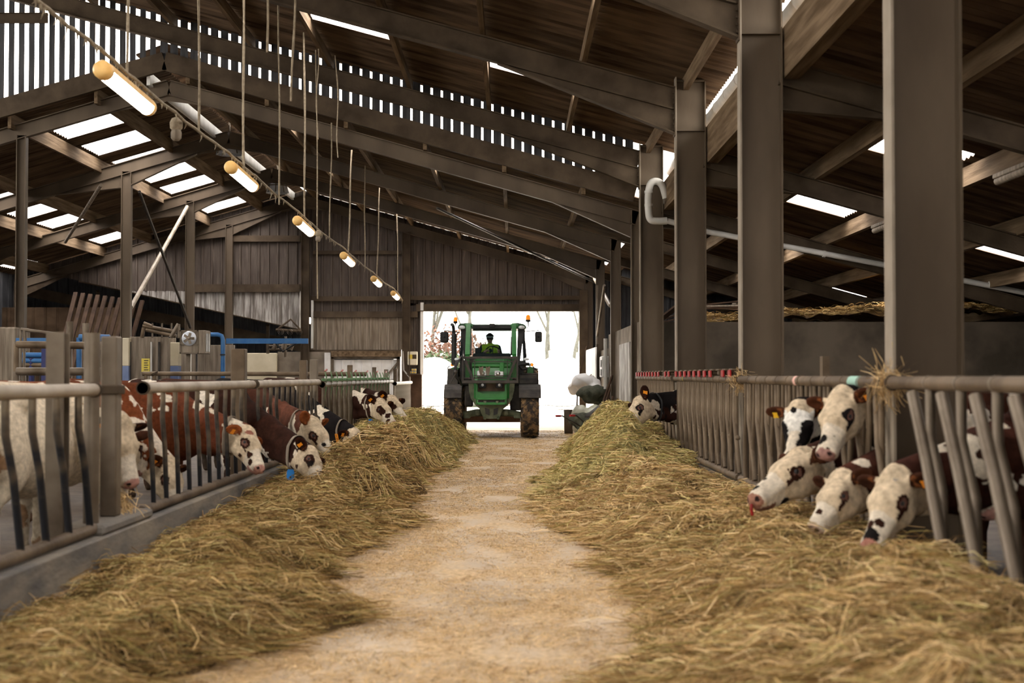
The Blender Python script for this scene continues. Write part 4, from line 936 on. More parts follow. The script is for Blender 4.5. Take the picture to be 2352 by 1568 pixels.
mb=MB(); mb.tube([tp(600,700,-.02),tp(990,700,-.02)],.055,12); bx(mb,600,1000,668,690,d0=-.04,d1=.0); tb('cross_tube',mb,'jd')
for x in(695,765):
    mb=MB(); mb.prism([(tp(a,b).x,tp(a,b).z) for a,b in((x-22,700),(x-10,720),(x+5,712),(x+24,705),(x+20,760),(x+8,800),(x-8,800),(x-20,760))],-.16,-.1); tb('hook_claw',mb,'galv',fix=True)
mb=bx(MB(),885,930,668,760,d0=-.12,d1=-.02,bev=.01); tb('lock_plate',mb,'jd')
# hoses
for k in range(6):
    mb=MB(); r=random.Random(k); a=tp(500,600+k*8,-.05); P=[a,tp(470-k*6,650,-.15),tp(430+r.uniform(-10,10),720,-.2),tp(425+r.uniform(-15,15),790,-.2),tp(470+r.uniform(-10,10),830+k*8,-.1),tp(490,900,.1)]
    mb.tube(P,.017,6); tb('hydraulic_hose',mb,'black')
mb=MB(); mb.tube([tp(440,770,-.22),tp(385,880,-.25)],.012,6); mb.sphere(tp(437,765,-.22),.05,8); tb('hose_coupling',mb,'dgrey')
# cab
CY0=1.55; CY1=3.3
mb=MB(); rf=[(428,290),(432,262),(455,243),(520,236),(575,240),(600,252),(1000,252),(1020,240),(1075,236),(1135,248),(1163,268),(1165,292),(1150,300),(440,300)]
mb.prism([(tp(x,y).x,tp(x,y).z) for x,y in rf],CY0-.12,CY1+.1); tb('cab_roof',mb,mat('dark green roof',(.012,.05,.02),(.03,.08,.04),.4,0,4),fix=True)
mb=bx(MB(),585,1000,262,300,d0=CY0-.17,d1=CY0-.1,bev=.01); tb('roof_front_panel',mb,'black')
mb=bx(MB(),768,830,245,285,d0=CY0-.24,d1=CY0-.12,bev=.012); tb('front_camera_box',mb,'black')
for x in(475,1115):
    mb=MB(); mb.sphere(tp(x,285,CY0-.16),(.08,.04,.045),14); tb('roof_light',mb,'glass_lamp')
for s in(-1,1):
    mb=MB()
    X=lambda x:s*x/436
    mb.prism([(X(345),(1455-300)/436),(X(275),(1455-300)/436),(X(262),(1455-640)/436),(X(300),(1455-640)/436)],CY0,CY0+.09)
    mb.prism([(X(345),(1455-300)/436),(X(320),(1455-300)/436),(X(345),(1455-700)/436),(X(375),(1455-600)/436)],CY1-.1,CY1)
    mb.beam(Vector((X(338),CY0+.85,(1455-300)/436)),Vector((X(352),CY0+.95,(1455-760)/436)),[(-.035,-.03),(.035,-.03),(.035,.03),(-.035,.03)],(0,1,0))
    mb.prism([(X(260),(1455-640)/436),(X(350),(1455-640)/436),(X(350),(1455-900)/436),(X(260),(1455-900)/436)],CY0,CY1)
    tb('cab_pillar',mb,'black',fix=True)
    mb=MB(); a=X(350); mb.add([(a,CY0+.1,(1455-620)/436),(a,CY1-.1,(1455-700)/436),(X(333),CY1-.1,(1455-300)/436),(X(333),CY0+.1,(1455-300)/436)],[(0,1,2,3)]); tb('side_window',mb,'glass')
mb=MB(); mb.add([tp(590,606,CY0-.02),tp(1005,606,CY0-.02),tp(1000,300,CY0+.06),tp(595,300,CY0+.06)],[(0,1,2,3)]); tb('windscreen',mb,'glass')
mb=MB(); mb.beam(tp(880,360,CY0-.04),tp(990,470,CY0-.03),[(-.008,-.006),(.008,-.006),(.008,.006),(-.008,.006)]); tb('wiper',mb,'black')
mb=bx(MB(),590,1005,298,318,d0=CY0-.01,d1=CY0+.05); tb('windscreen_seal',mb,'black')
mb=bx(MB(),520,1080,600,900,d0=CY0+.08,d1=CY0+.2); tb('bulkhead',mb,'dgrey')
mb=MB(); bx(mb,590,1000,560,606,d0=CY0+.1,d1=CY0+.35,bev=.03); tb('dashboard',mb,'black')
mb=MB(); R=Matrix.Rotation(math.radians(60),3,'X')
n=28; ring=[]
for k in range(n+1): a=2*math.pi*k/n; ring.append(tp(800,560,CY0+.42)+R@Vector((.2*math.cos(a),.2*math.sin(a),0)))
mb.tube(ring,.017,8,False); 
for k in range(3): a=math.pi/2+k*2*math.pi/3; mb.tube([tp(800,560,CY0+.42),tp(800,560,CY0+.42)+R@Vector((.2*math.cos(a),.2*math.sin(a),0))],.013,6)
tb('steering_wheel',mb,'black')
mb=MB(); mb.span((-.27,CY0+.55,1.3),(.27,CY0+1.15,1.46),.05); mb.span((-.25,CY0+1.05,1.4),(.25,CY0+1.2,2.1),.05); tb('seat',mb,'black')
mb=bx(MB(),610,668,500,560,d0=CY0+.3,d1=CY0+.34,bev=.01); tb('monitor',mb,'black')
mb=bx(MB(),430,1160,640,760,d0=CY1,d1=CY1+.05); tb('rear_panel',mb,'dgrey')
# exhaust, mirrors, beacons, lights
mb=MB(); mb.tube([tp(391,690,1.35),tp(391,372,1.35)],.066,14); mb.tube([tp(391,372,1.35),tp(391,350,1.35)],[.066,.045],14); mb.tube([tp(386,360,1.35),tp(384,285,1.35),tp(378,262,1.3),tp(368,258,1.22)],.04,12); tb('exhaust_pipe',mb,'black')
mb=MB(); mb.tube([tp(420,440,1.35),tp(460,440,1.5)],.012,6);tb('exhaust_stay',mb,'black')
for (x,y0,s) in((398,222,.9),(1186,205,1.05)):
    mb=MB(); mb.tube([tp(x+ (2 if x>800 else 0),y0+ (72 if x>800 else 45),1.75),tp(x,y0,1.75)],[.008,.02],8); mb.lathe([(.058*s,0),(.058*s,-.045),(.02,-.06)],tp(x,y0-8,1.75),'Z',14); o=tb('beacon_base',mb,'black')
    mb=MB(); mb.lathe([(.052*s,0),(.056*s,.03),(.05*s,.085*s),(.03*s,.115*s),(0,.12*s)],tp(x,y0-8,1.75),'Z',16); tb('amber_beacon',mb,'amber')
mb=MB(); mb.tube([tp(1186,280,1.75),tp(1160,290,1.72)],.01,6); mb.tube([tp(398,270,1.75),tp(440,275,1.7)],.01,6); tb('beacon_bracket',mb,'black')
for (x0,x1,y0,y1,ax,ay) in((240,330,332,450,445,335),(1258,1335,330,446,1135,328)):
    mb=MB(); bx(mb,x0,x1,y0,y1,d0=1.35,d1=1.43,bev=.03)
    if x0>800: mb.v=[(v[0],v[1],v[2]) for v in mb.v]
    o=tb('mirror',mb,'black'); mb=MB(); xm=(x0+x1)/2; mb.tube([tp(xm,y0+60,1.33),tp(xm,y0-12,1.35),tp(ax,ay,1.6)],.012,6); mb.sphere(tp(xm,y0+55,1.33),.03,8); tb('arm',mb,'black',o)
for x in(424,1166):
    mb=MB(); mb.sphere(tp(x,627,1.3),(.075,.03,.038),14); o=tb('side_lamp',mb,'glass_lamp')
for (x,d) in((380,-1),(1216,1)):
    mb=MB(); mb.sphere(tp(x+d*8,686,1.35),(.045,.03,.045),12); o=tb('indicator',mb,'amber'); mb=MB(); mb.sphere(tp(x-d*14,686,1.35),(.045,.03,.044),12); tb('clear_half',mb,'glass_lamp',o)
mb=MB(); mb.tube([tp(1075,690,1.2),tp(1110,680,1.2),tp(1190,680,1.3)],.045,10); mb.tube([tp(1090,700,1.2),tp(1120,735,1.2),tp(1170,730,1.3)],.03,8); tb('air_pipe',mb,'black')
mb=MB(); bx(mb,1135,1165,660,770,d0=1.3,d1=1.4,bev=.01); tb('side_reservoir',mb,'galv')
mb=MB(); mb.prism([(tp(x,y).x,tp(x,y).z) for x,y in((1175,790),(1180,715),(1205,700),(1240,712),(1250,790))],2.0,3.6); mb.prism([(tp(x,y).x,tp(x,y).z) for x,y in((420,900),(425,715),(400,705),(345,720),(330,900))],2.2,3.6); tb('green_rear_mudguard',mb,'jd',fix=True)
for x in (1248,322):
    mb=MB(); mb.tube([tp(x,790,1.5),tp(x,715,1.5),tp(x-15 if x>800 else x+15,700,1.6)],.014,6); tb('hand_rail',mb,'black')
for s in(-1,1):
    mb=MB(); mb.tube([tp(800+s*335,405,CY0-.02),tp(800+s*352,440,CY0-.04),tp(800+s*(365 if s>0 else 350),600,CY0-.02)],.012,6); tb('grab_rail',mb,'black')
# ---- outline helper: body from an implicit surface (used for the driver and cattle)
def surface_nets(F,org,h):
    S=F<0
    nx,ny,nz=F.shape
    c=[S[i:nx-1+i,j:ny-1+j,k:nz-1+k] for i in(0,1) for j in(0,1) for k in(0,1)]
    al=np.logical_and.reduce(c); an=np.logical_or.reduce(c); act=an&~al
    I=np.argwhere(act); idx=-np.ones(act.shape,np.int64); idx[act]=np.arange(len(I))
    co=np.array([(i,j,k) for i in(0,1) for j in(0,1) for k in(0,1)])
    V=F[I[:,0,None]+co[:,0],I[:,1,None]+co[:,1],I[:,2,None]+co[:,2]]
    E=[(a,b) for a in range(8) for b in range(a+1,8) if np.abs(co[a]-co[b]).sum()==1]
    P=np.zeros((len(I),3)); N=np.zeros(len(I))
    for a,b in E:
        va,vb=V[:,a],V[:,b]; m=(va<0)!=(vb<0); t=np.where(m,va/np.where(m,va-vb,1),0)
        P+=np.where(m[:,None],co[a]+(co[b]-co[a])*t[:,None],0); N+=m
    P=P/N[:,None]+I; P=P*h+np.array(org)
    Q=[]
    def quads(m,ax):
        J=np.argwhere(m)
        o1,o2=[(1,2),(2,0),(0,1)][ax]
        ok=(J[:,o1]>0)&(J[:,o2]>0)&(J[:,o1]<act.shape[o1])&(J[:,o2]<act.shape[o2])&(J[:,ax]<act.shape[ax]); J=J[ok]
        def g(d1,d2):
            K=J.copy(); K[:,o1]-=d1; K[:,o2]-=d2; return idx[K[:,0],K[:,1],K[:,2]]
        q=np.stack([g(1,1),g(0,1),g(0,0),g(1,0)],1)
        inside=S[J[:,0],J[:,1],J[:,2]]; q[~inside]=q[~inside][:,::-1]
        Q.append(q)
    quads(S[:-1]!=S[1:],0); quads(S[:,:-1]!=S[:,1:],1); quads(S[:,:,:-1]!=S[:,:,1:],2)
    Q=np.concatenate(Q); Q=Q[(Q>=0).all(1)]
    return P,Q
class Field:
    def __init__(s,lo,hi,h):
        s.h=h; s.lo=np.array(lo,float); s.n=[int((b-a)/h)+2 for a,b in zip(lo,hi)]
        s.F=np.full(s.n,.25,np.float32)
    def _sl(s,lo,hi,m):
        a=[max(0,int((l-m-o)/s.h)) for l,o in zip(lo,s.lo)]; b=[min(n,int((u+m-o)/s.h)+2) for u,o,n in zip(hi,s.lo,s.n)]
        if any(y<=x for x,y in zip(a,b)): return None,None
        g=[(np.arange(x,y)*s.h+o).astype(np.float32) for x,y,o in zip(a,b,s.lo)]
        X=np.stack(np.meshgrid(*g,indexing='ij'),-1)
        return tuple(slice(x,y) for x,y in zip(a,b)),X
    def mix(s,sl,d,k,sub=False):
        f=s.F[sl]
        if sub:
            d=-d; h=np.clip(.5-.5*(f-d)/k,0,1); s.F[sl]=f*(1-h)+d*h+k*h*(1-h)
        else:
            h=np.clip(.5+.5*(f-d)/k,0,1); s.F[sl]=f*(1-h)+d*h-k*h*(1-h)
    def cap(s,a,b,r1,r2,k=.04,sub=False):
        a=np.array(a,float);b=np.array(b,float); m=.12+k; R=max(r1,r2)
        sl,X=s._sl(np.minimum(a,b)-R,np.maximum(a,b)+R,m)
        if sl is None: return
        ab=b-a; t=np.clip(((X-a)@ab)/max(ab@ab,1e-9),0,1); d=np.linalg.norm(X-a-t[...,None]*ab,axis=-1)-(r1+(r2-r1)*t)
        s.mix(sl,d,k,sub)
    def ell(s,c,r,R=None,k=.04,sub=False):
        c=np.array(c,float); r=np.array(r,float); m=.12+k; mr=r.max() if R is not None else r
        sl,X=s._sl(c-mr,c+mr,m)
        if sl is None: return
        q=X-c
        if R is not None: q=q@R          # columns of R are the local axes
        k0=np.linalg.norm(q/r,axis=-1); k1=np.linalg.norm(q/(r*r),axis=-1); d=k0*(k0-1)/np.maximum(k1,1e-6)
        s.mix(sl,d,k,sub)
    def mesh(s): return surface_nets(s.F,s.lo,s.h)
def np_mesh(name,P,Q,m,col=None,smooth=True,parent=None):
    me=bpy.data.meshes.new(name); me.vertices.add(len(P)); me.vertices.foreach_set('co',np.asarray(P,np.float32).ravel())
    k=Q.shape[1]; me.loops.add(len(Q)*k); me.loops.foreach_set('vertex_index',Q.astype(np.int32).ravel()); me.polygons.add(len(Q))
    me.polygons.foreach_set('loop_start',(np.arange(len(Q))*k).astype(np.int32)); me.polygons.foreach_set('use_smooth',np.full(len(Q),smooth))
    me.update(calc_edges=True)
    if col is not None:
        a=me.color_attributes.new('coat','FLOAT_COLOR','POINT'); c=np.ones((len(P),4),np.float32); c[:,:3]=col; a.data.foreach_set('color',c.ravel())
    me.materials.append(M[m] if isinstance(m,str) else m)
    o=bpy.data.objects.new(name,me); COL.objects.link(o)
    if parent is not None: o.parent=parent
    return o
# ---- driver
D=thing('person','tractor driver in black cap with white band and hi-vis vest, hands on the wheel','person',(TXC,TY+2.35,1.5))
hd=tp(768,400,CY0+.62)-Vector((0,2.35,1.5))   # head, relative to the seat
fl=Field((-.5,-1.0,-.45),(.5,.35,1.15),.013)
sh=Vector((hd.x*.85,-.16,.70)); hip=Vector((0,.05,.1))
fl.ell((0,.05,.1),(.19,.15,.13),k=.06); fl.cap(hip,sh-Vector((0,0,.08)),.16,.17,.08); fl.cap(sh+Vector((-.17,0,0)),sh+Vector((.17,0,0)),.085,.085,.06)
fl.cap(sh+Vector((0,0,.05)),hd+Vector((0,.03,-.06)),.06,.055,.03)
wh=tp(800,560,CY0+.42)-Vector((0,2.35,1.5))
for s in(-1,1):
    S_=sh+Vector((s*.2,0,-.01)); E_=sh+Vector((s*.27,-.16,-.23)); H_=wh+Vector((s*.15,.03,.07))
    fl.cap(S_,E_,.07,.055,.03); fl.cap(E_,H_,.052,.035,.02); fl.ell(H_+Vector((0,-.03,.0)),(.035,.05,.025),k=.02)
    for j in range(4): fl.cap(H_+Vector((s*(.025-.018*j),-.05,.012)),H_+Vector((s*(.03-.018*j),-.085,-.02)),.0095,.008,.004)
    fl.cap(H_+Vector((-s*.03,-.03,.0)),H_+Vector((-s*.05,-.06,.02)),.011,.009,.005)
    K_=Vector((s*.16,-.45,.12)); fl.cap(Vector((s*.1,.03,.08)),K_,.095,.07,.04); fl.cap(K_,Vector((s*.16,-.5,-.3)),.065,.045,.03); fl.ell(Vector((s*.16,-.57,-.35)),(.05,.13,.045),k=.02)
# head with face turned down towards the wheel
hR=np.array(Matrix.Rotation(math.radians(22),3,'X').inverted()); hx=np.array(hd)
def hp(x,y,z): return hx+np.array(Matrix.Rotation(math.radians(22),3,'X')@Vector((x,y,z)))
fl.ell(hp(0,.0,.02),(.078,.095,.11),k=.02); fl.ell(hp(0,-.035,-.05),(.055,.06,.06),k=.03); fl.cap(hp(0,-.095,.01),hp(0,-.115,-.025),.011,.015,.012); fl.ell(hp(0,-.095,-.055),(.025,.012,.012),k=.008)
for s in(-1,1): fl.ell(hp(s*.08,.01,0),(.012,.022,.032),k=.008); fl.ell(hp(s*.03,-.09,.012),(.016,.012,.01),k=.008,sub=True)
P,Q=fl.mesh()
col=np.tile(np.array([.02,.03,.035]),(len(P),1))
hm=(np.linalg.norm(P-hx,axis=1)<.155)&(P[:,2]>hd.z-.11); col[hm]=(.42,.25,.18)
for s in(-1,1):
    H_=np.array(wh+Vector((s*.15,.0,.07))); col[np.linalg.norm(P-H_,axis=1)<.085]=(.42,.25,.18)
vest=(P[:,2]>.5)&(P[:,2]<.82)&(np.abs(P[:,0]-sh.x)<.21)&(P[:,1]>-.32)&~hm
stripe=vest&(np.abs(P[:,0]-sh.x)>.0); col[vest]=(.5,.72,.05)
col[(P[:,2]>.5)&(P[:,2]<.55)&vest]=(.7,.7,.7)
np_mesh('body',P,Q,'hair',col,True,D)
for s in(-1,1):
    mb=MB(); mb.sphere(hp(s*.03,-.083,.012),.011,8); o=mb.build('eye','black'); o.parent=D
mb=MB(); RR=Matrix.Rotation(math.radians(22),3,'X'); mb.sphere(Vector(hp(0,.005,.05)),(.092,.108,.105),16,RR)
mb.v=[v for v in mb.v]; mb.beam(Vector(hp(0,-.09,.07)),Vector(hp(0,-.16,.055)),[(-.07,-.006),(.07,-.006),(.07,.006),(-.07,.006)],(0,0,1))
o=mb.build('black_cap','black'); o.parent=D; o['label']='black cap'
mb=MB(); mb.lathe([(.098,.055),(.1,.06),(.1,.095),(.096,.1)],Vector(hp(0,0,0)),'Z',20,True,Matrix.Rotation(math.radians(22),3,'X')); o=mb.build('white_cap_band','white'); o.parent=D
# ================================================================ OUTSIDE
def tree(px,py,d,h,seed,label,tw=0,lean=0):
    r=random.Random(seed); p=at(px,py,d); p.z=0
    t=thing('bare_tree',label,'tree',p,'bare trees outside'); mb=MB(); tws=MB()
    def br(a,dr,l,rr,lev):
        b=a+dr*l; mid=a+dr*l*.5+Vector((r.uniform(-.05,.05),r.uniform(-.05,.05),0))*l
        (mb if lev<2 else tws).tube([a,mid,b],[rr,rr*.8,rr*.6],5 if lev else 7,False)
        if lev>=4: return
        for k in range(3 if lev else 5):
            q=(dr+Vector((r.uniform(-1,1),r.uniform(-1,1),r.uniform(-.1,.7)))*.6).normalized(); br(a.lerp(b,r.uniform(.45,1)),q,l*r.uniform(.55,.75),rr*.55,lev+1)
    br(Vector((0,0,0)),Vector((lean,0,1)).normalized(),h*.4,h*.0095,0)
    o=mb.build('trunk','bark'); o.parent=t; o=tws.build('branches','bark' if not tw else 'twig'); o.parent=t
tree(1000,900,75,14,1,'bare tree at the left edge of the doorway')
tree(1075,900,90,16,2,'bare tree behind the tractor cab')
tree(1262,900,80,15,3,'tall bare tree right of the tractor')
tree(1305,900,95,17,4,'leaning bare tree near the right door jamb',0,.2)
tree(1020,900,70,5,6,'small russet-twigged tree at the left of the tractor',1)
def bush(px,d,w_,h,m,label,seed):
    r=random.Random(seed); p=at(px,900,d); p.z=0; mb=MB()
    for k in range(9000):
        a=r.uniform(0,6.28); e=r.random()**.5; q=Vector((math.cos(a)*w_*e,math.sin(a)*w_*.6*e,0)); q.z=h*r.random()*math.sqrt(max(0,1-e*e))+.05
        s=r.uniform(.12,.26); u=Vector((r.uniform(-1,1),r.uniform(-1,1),r.uniform(-1,1)))*s; v=Vector((r.uniform(-1,1),r.uniform(-1,1),r.uniform(-1,1)))*s
        mb.add([q,q+u,q+u*.5+v],[(0,1,2)])
    o=mb.build('bush',m); o.location=p; tag(o,label,'bush')
bush(985,68,3.2,2.6,'leaf','rounded green bush seen left of the tractor',3)
bush(1010,72,4,4,'twig','russet bush above the green one left of the tractor',4)
def bale(px,py,d,r,label):
    p=at(px,py,d); mb=MB(); c=Vector((p.x,p.y,r)); mb.lathe([(0,-.75),(r*.85,-.74),(r,-.6),(r*1.01,0),(r,.6),(r*.85,.74),(0,.75)],c,'Y',28); tag(mb.build('wrapped_bale','film'),label,'bale','white wrapped bales outside')
bale(997,930,62,1.15,'white wrapped round bale outside, left of the tractor'); bale(1288,930,62,1.2,'white wrapped round bale outside, right of the tractor')
mb=MB(); z=.35
for k in range(26): x=-9+k*.6; mb.tube([(x,52,.0),(x,52,.4)],.012,5)
pts=[]
for k in range(105): x=-9+k*.15; pts.append((x,52,.4-.05*abs(math.sin(x*2.6))))
mb.tube(pts,.015,5,False); tag(mb.build('yard_fence','bark'),'low wavy wire fence across the yard under the tractor','fence')
# ---- clutter by the right of the doorway
t=thing('wheelbarrow','old wheelbarrow with red grips standing by the right wall','wheelbarrow',at(1340,960,32.5))
d=32.5
mb=MB(); P=[at(1343,954,d),at(1398,958,d),at(1410,905+15,d+.5),at(1385,922,d+.5)]; b2=[p+Vector((0,0,-.05)) for p in P]; mb.add(P+b2,[(0,1,2,3),(7,6,5,4),(0,4,5,1),(1,5,6,2),(2,6,7,3),(3,7,4,0)]); a=at(1400,950,d); mb.span((a.x-.35,d,.2),(a.x+.2,d+.7,.5),.05); mb.build('tray','dgrey',t)
for (x0,y0,x1,y1) in((1278,955,1332,978),(1310,954,1346,973)):
    mb=MB(); mb.tube([at(x0,y0,d-1.2),at(x0+14,y0,d-1.1),at(x1,y1,d),Vector((at(x1,y1,d).x+.3,d+.4,.2))],.016,6); o=mb.build('handle','dgrey',t); mb=MB(); mb.tube([at(x0-1,y0,d-1.22),at(x0+10,y0,d-1.12)],.024,8); g=mb.build('red_grip','red'); g.parent=o
mb=MB(); mb.lathe([(.1,-.04),(.19,-.05),(.2,0),(.19,.05),(.1,.04)],(at(1400,960,d).x,d+.9,.2),'X',18); mb.build('wheel','black',t)
for k,(x0,y0,x1,y1,dd) in enumerate([(1406,862,1366,962,33.0),(1411,872,1372,965,33.3),(1414,886,1384,965,33.6),(1408,910,1392,968,32.6)]):
    b=at(x1,y1,dd); a=at(x0,y0,dd+.4); a.x=min(a.x,2.4); mb=MB(); mb.tube([(b.x,b.y,max(.0,b.z-.2)),a],.03,7); tag(mb.build('leaning_pole','plank'),'%s brown wooden pole leaning on the right wall'%['longest','second longest','third','shortest'][k],'pole','poles leaning on the wall')
mb=MB(); mb.tube([at(1347,795,38),at(1327,880,37.5),Vector((at(1327,880,37.5).x-.05,37.4,.02))],.022,6); tag(mb.build('long_handled_tool','plank'),'thin long-handled tool leaning by the white door','tool')
def sack(px,py,d,r,m,label,seed,name='plastic_sack'):
    f=Field((-r[0]*1.3,-r[1]*1.3,-r[2]*1.3),(r[0]*1.3,r[1]*1.3,r[2]*1.3),.04); rr=random.Random(seed)
    for k in range(7): f.ell([rr.uniform(-.45,.45)*x for x in r],[x*rr.uniform(.4,.62) for x in r],k=.06)
    P,Q=f.mesh(); c=at(px,py,d)
    P=P+np.array([mnoise.noise(Vector(p)*6)*.05 for p in P])[:,None]
    c.z=max(c.z,-P[:,2].min()) if c.z>.75 else -P[:,2].min(); o=np_mesh(name,P,Q,m); o.location=c; tag(o,label,'sack')
M['film_dirty']=mat('greenish plastic film',(.45,.46,.33),(.7,.7,.6),.35,0,5,.3)
M['film_dark']=mat('dark green net',(.04,.045,.03),(.09,.095,.065),.8,0,8,.5)
sack(1350,935,34.5,(.52,.4,.45),'film_dirty','crumpled yellowish-white plastic film by the wheelbarrow',1)
sack(1357,905,36,(.5,.4,.3),'film_dark','dark green bundle between the white plastic sacks',2)
sack(1345,885,37.5,(.55,.4,.35),'film','white plastic sack on top of the heap beside the doorway',3)
sack(1345,985,33.5,(.42,.4,.36),'film_dark','dark green cover heaped under the wheelbarrow',5)
mb=MB(); a=at(1306,950,36); mb.lathe([(0,.0),(.11,0),(.13,.62),(.12,.62),(.1,.02)],(a.x,36,.0),'Z',16); tag(mb.build('bucket','galv'),'small grey bucket at the foot of the sack heap','bucket')
mb=MB(); mb.tube([at(939,934,41),(at(940,958,41).x,41,0)],.05,8); tag(mb.build('orange_tube','orange'),'short orange tube standing at the foot of the brown pillar','tube')
# ================================================================ CATTLE
def vn(P,s,seed=0,oct=3):
    o=np.zeros(len(P)); off=seed*7.31
    for i,p in enumerate(P*s+off): o[i]=mnoise.fractal(Vector(p),1,2,oct)
    return o
CR=(.52,.42,.295); WH=(.60,.53,.425); DK=(.028,.010,.006); RED=(.15,.042,.015); BK=(.009,.007,.007); RB=(.04,.014,.007); PK=(.45,.24,.2)
def rot_np(M3): return np.array(M3)
def ring(fl,c,ax,up,w,t,n=36,off=.008):
    """a band laid on the surface of the field around axis ax at c"""
    ax=ax.normalized(); u=(up-ax*up.dot(ax)).normalized(); v=ax.cross(u)
    rad=[]; 
    for k in range(n):
        a=2*math.pi*k/n; d=u*math.cos(a)+v*math.sin(a); r=.02
        while r<.42:
            p=c+d*r; i=[int(round((p[j]-fl.lo[j])/fl.h)) for j in range(3)]
            if any(x<0 or x>=m for x,m in zip(i,fl.F.shape)) or fl.F[tuple(i)]>0: break
            r+=.006
        rad.append(r)
    rad=[(rad[k-1]+rad[k]*2+rad[(k+1)%n])/4+off for k in range(n)]
    vs=[];fs=[]
    for k in range(n):
        a=2*math.pi*k/n; d=u*math.cos(a)+v*math.sin(a)
        for (s,rr) in((-1,0),(1,0),(1,t),(-1,t)): vs.append(c+d*(rad[k]+rr)+ax*(s*w/2))
    for k in range(n):
        b=4*k; e=4*((k+1)%n)
        for j in range(4): fs.append((b+j,e+j,e+(j+1)%4,b+(j+1)%4))
    return MB().add(vs,fs,True),[c+(u*math.cos(2*math.pi*k/n)+v*math.sin(2*math.pi*k/n))*(rad[k]+t) for k in range(n)],u,v
def cow(label,w,ang,poll,nose,fore,coat,seed=0,h=.012,sc=1,hs=None,ear=(.1,.1),tags=(),collar=None,spots=(),eye_r=.05,muz=PK,earcol=RB,face=CR,neckcol=None,blaze=None,body=True,legs=True,red_tag=False,grp='dairy cows at the feed'):
    """w: withers (x,y); ang: heading; poll/nose: (px,py,d) on the photo; fore: direction the forehead faces"""
    O=Vector((w[0],w[1],0)); Rw=Matrix.Rotation(ang,3,'Z'); Ri=Rw.inverted()
    p0=at(*poll) if len(poll)==3 and poll[0]>50 else Vector(poll); p1=at(*nose) if nose[0]>50 else Vector(nose)
    dv=(p1-p0); L=dv.length; d=dv.normalized(); zh=Vector(fore).normalized()
    y=zh.cross(d).normalized(); n=d.cross(y).normalized(); a=.31
    x=(d*math.cos(a)+n*math.sin(a)); z=x.cross(y)
    S=hs or max(.88,min(1.1,L/.565)); 
    x,y,z=Ri@x,Ri@y,Ri@z; H0=Ri@(p0-O)-z*.115*S
    HM=Matrix((x,y,z)).transposed(); HN=np.array(HM)
    def hp(a,b,c): return H0+(x*a+y*b+z*c)*S
    WF=1.2; nk=hp(-.02,0,-.02)
    lo=[min(-1.75 if body else -.5,nk.x-.35),min(-.5,nk.y-.62),-.02]; hi=[max(.5,nk.x+.66),max(.5,nk.y+.62),max(1.62,nk.z+.35)]
    nz=hp(.56,0,-.09); lo=[min(a,b-.2) for a,b in zip(lo,nz)]; hi=[max(a,b+.2) for a,b in zip(hi,nz)]; lo[2]=max(lo[2],-.02)
    fl=Field(lo,hi,h)
    def bc(v): return tuple(q*sc for q in v)
    C=lambda a,b,r1,r2,k=.05,sub=False: fl.cap(bc(a),bc(b),r1*sc,r2*sc,k,sub)
    E=lambda c,r,k=.06,R=None,sub=False: fl.ell(bc(c),bc(r),R,k,sub)
    # trunk
    E((-.72,0,.98),(.78,.35,.37),.08); E((-.8,0,.86),(.55,.38,.34),.08); E((-.12,0,.98),(.32,.25,.42),.1); C((-.05,0,1.30),(-1.3,0,1.34),.11,.12,.12)
    E((-1.32,0,1.12),(.27,.26,.27),.1); 
    for s in(-1,1):
        C((-1.18,s*.24,1.3),(-1.22,s*.14,1.33),.05,.06,.1); C((-1.5,s*.12,1.14),(-1.55,s*.1,1.1),.07,.06,.08); E((-.06,s*.2,.95),(.17,.09,.32),.08)
        if legs:
            C((-.05,s*.2,.8),(-.02,s*.19,.46),.1,.06,.05); C((-.02,s*.19,.46),(-.03,s*.19,.12),.05,.037,.03); C((-.03,s*.19,.12),(.0,s*.19,.04),.045,.055,.02)
            E((-1.33,s*.2,.88),(.2,.13,.3),.08); C((-1.3,s*.2,.75),(-1.52,s*.19,.52),.1,.055,.06); C((-1.54,s*.19,.52),(-1.49,s*.19,.12),.05,.038,.03); C((-1.49,s*.19,.12),(-1.46,s*.19,.04),.045,.055,.02)
    E((.1,0,.82),(.17,.15,.2),.1)
    if legs: C((-1.6,0,1.25),(-1.66,0,1.0),.04,.03,.04); C((-1.66,0,1.0),(-1.64,0,.55),.025,.02,.02); C((-1.64,0,.55),(-1.64,0,.38),.035,.045,.02); E((-1.25,0,.62),(.2,.15,.14),.08)
    # neck
    A=Vector(bc((-.08,0,1.26))); B=hp(-.03,0,.05); mid=A.lerp(B,.5)+Vector((0,0,-.02))
    fl.cap(A,mid,.115*sc,.085,.1); fl.cap(mid,B,.085,.07,.08)
    A2=Vector(bc((.0,0,1.05))); B2=hp(.0,0,-.03); m2=A2.lerp(B2,.5); fl.cap(A2,m2,.2*sc,.135,.1); fl.cap(m2,B2,.135,.105,.08)
    A3=Vector(bc((.12,0,.84))); B3=hp(.06,0,-.13); m3=A3.lerp(B3,.5)+Vector((0,0,-.03)); fl.cap(A3,m3,.13*sc,.09,.1); fl.cap(m3,B3,.09,.075,.07)
    # head
    def HE(c,r,k=.03,R=None,sub=False):
        c=(c[0],c[1]*WF,c[2]) if R is None else c; r=(r[0],r[1]*WF,r[2]) if R is None else r
        fl.ell(hp(*c),[q*S for q in r],(HN@np.array(R) if R is not None else HN),k,sub)
    def HC(a,b,r1,r2,k=.03,sub=False): fl.cap(hp(a[0],a[1]*WF,a[2]),hp(b[0],b[1]*WF,b[2]),r1*S,r2*S,k,sub)
    HE((.07,0,.0),(.13,.105,.11)); HE((.035,0,.085),(.06,.055,.045),.035); HE((.16,0,.012),(.14,.108,.085),.03)
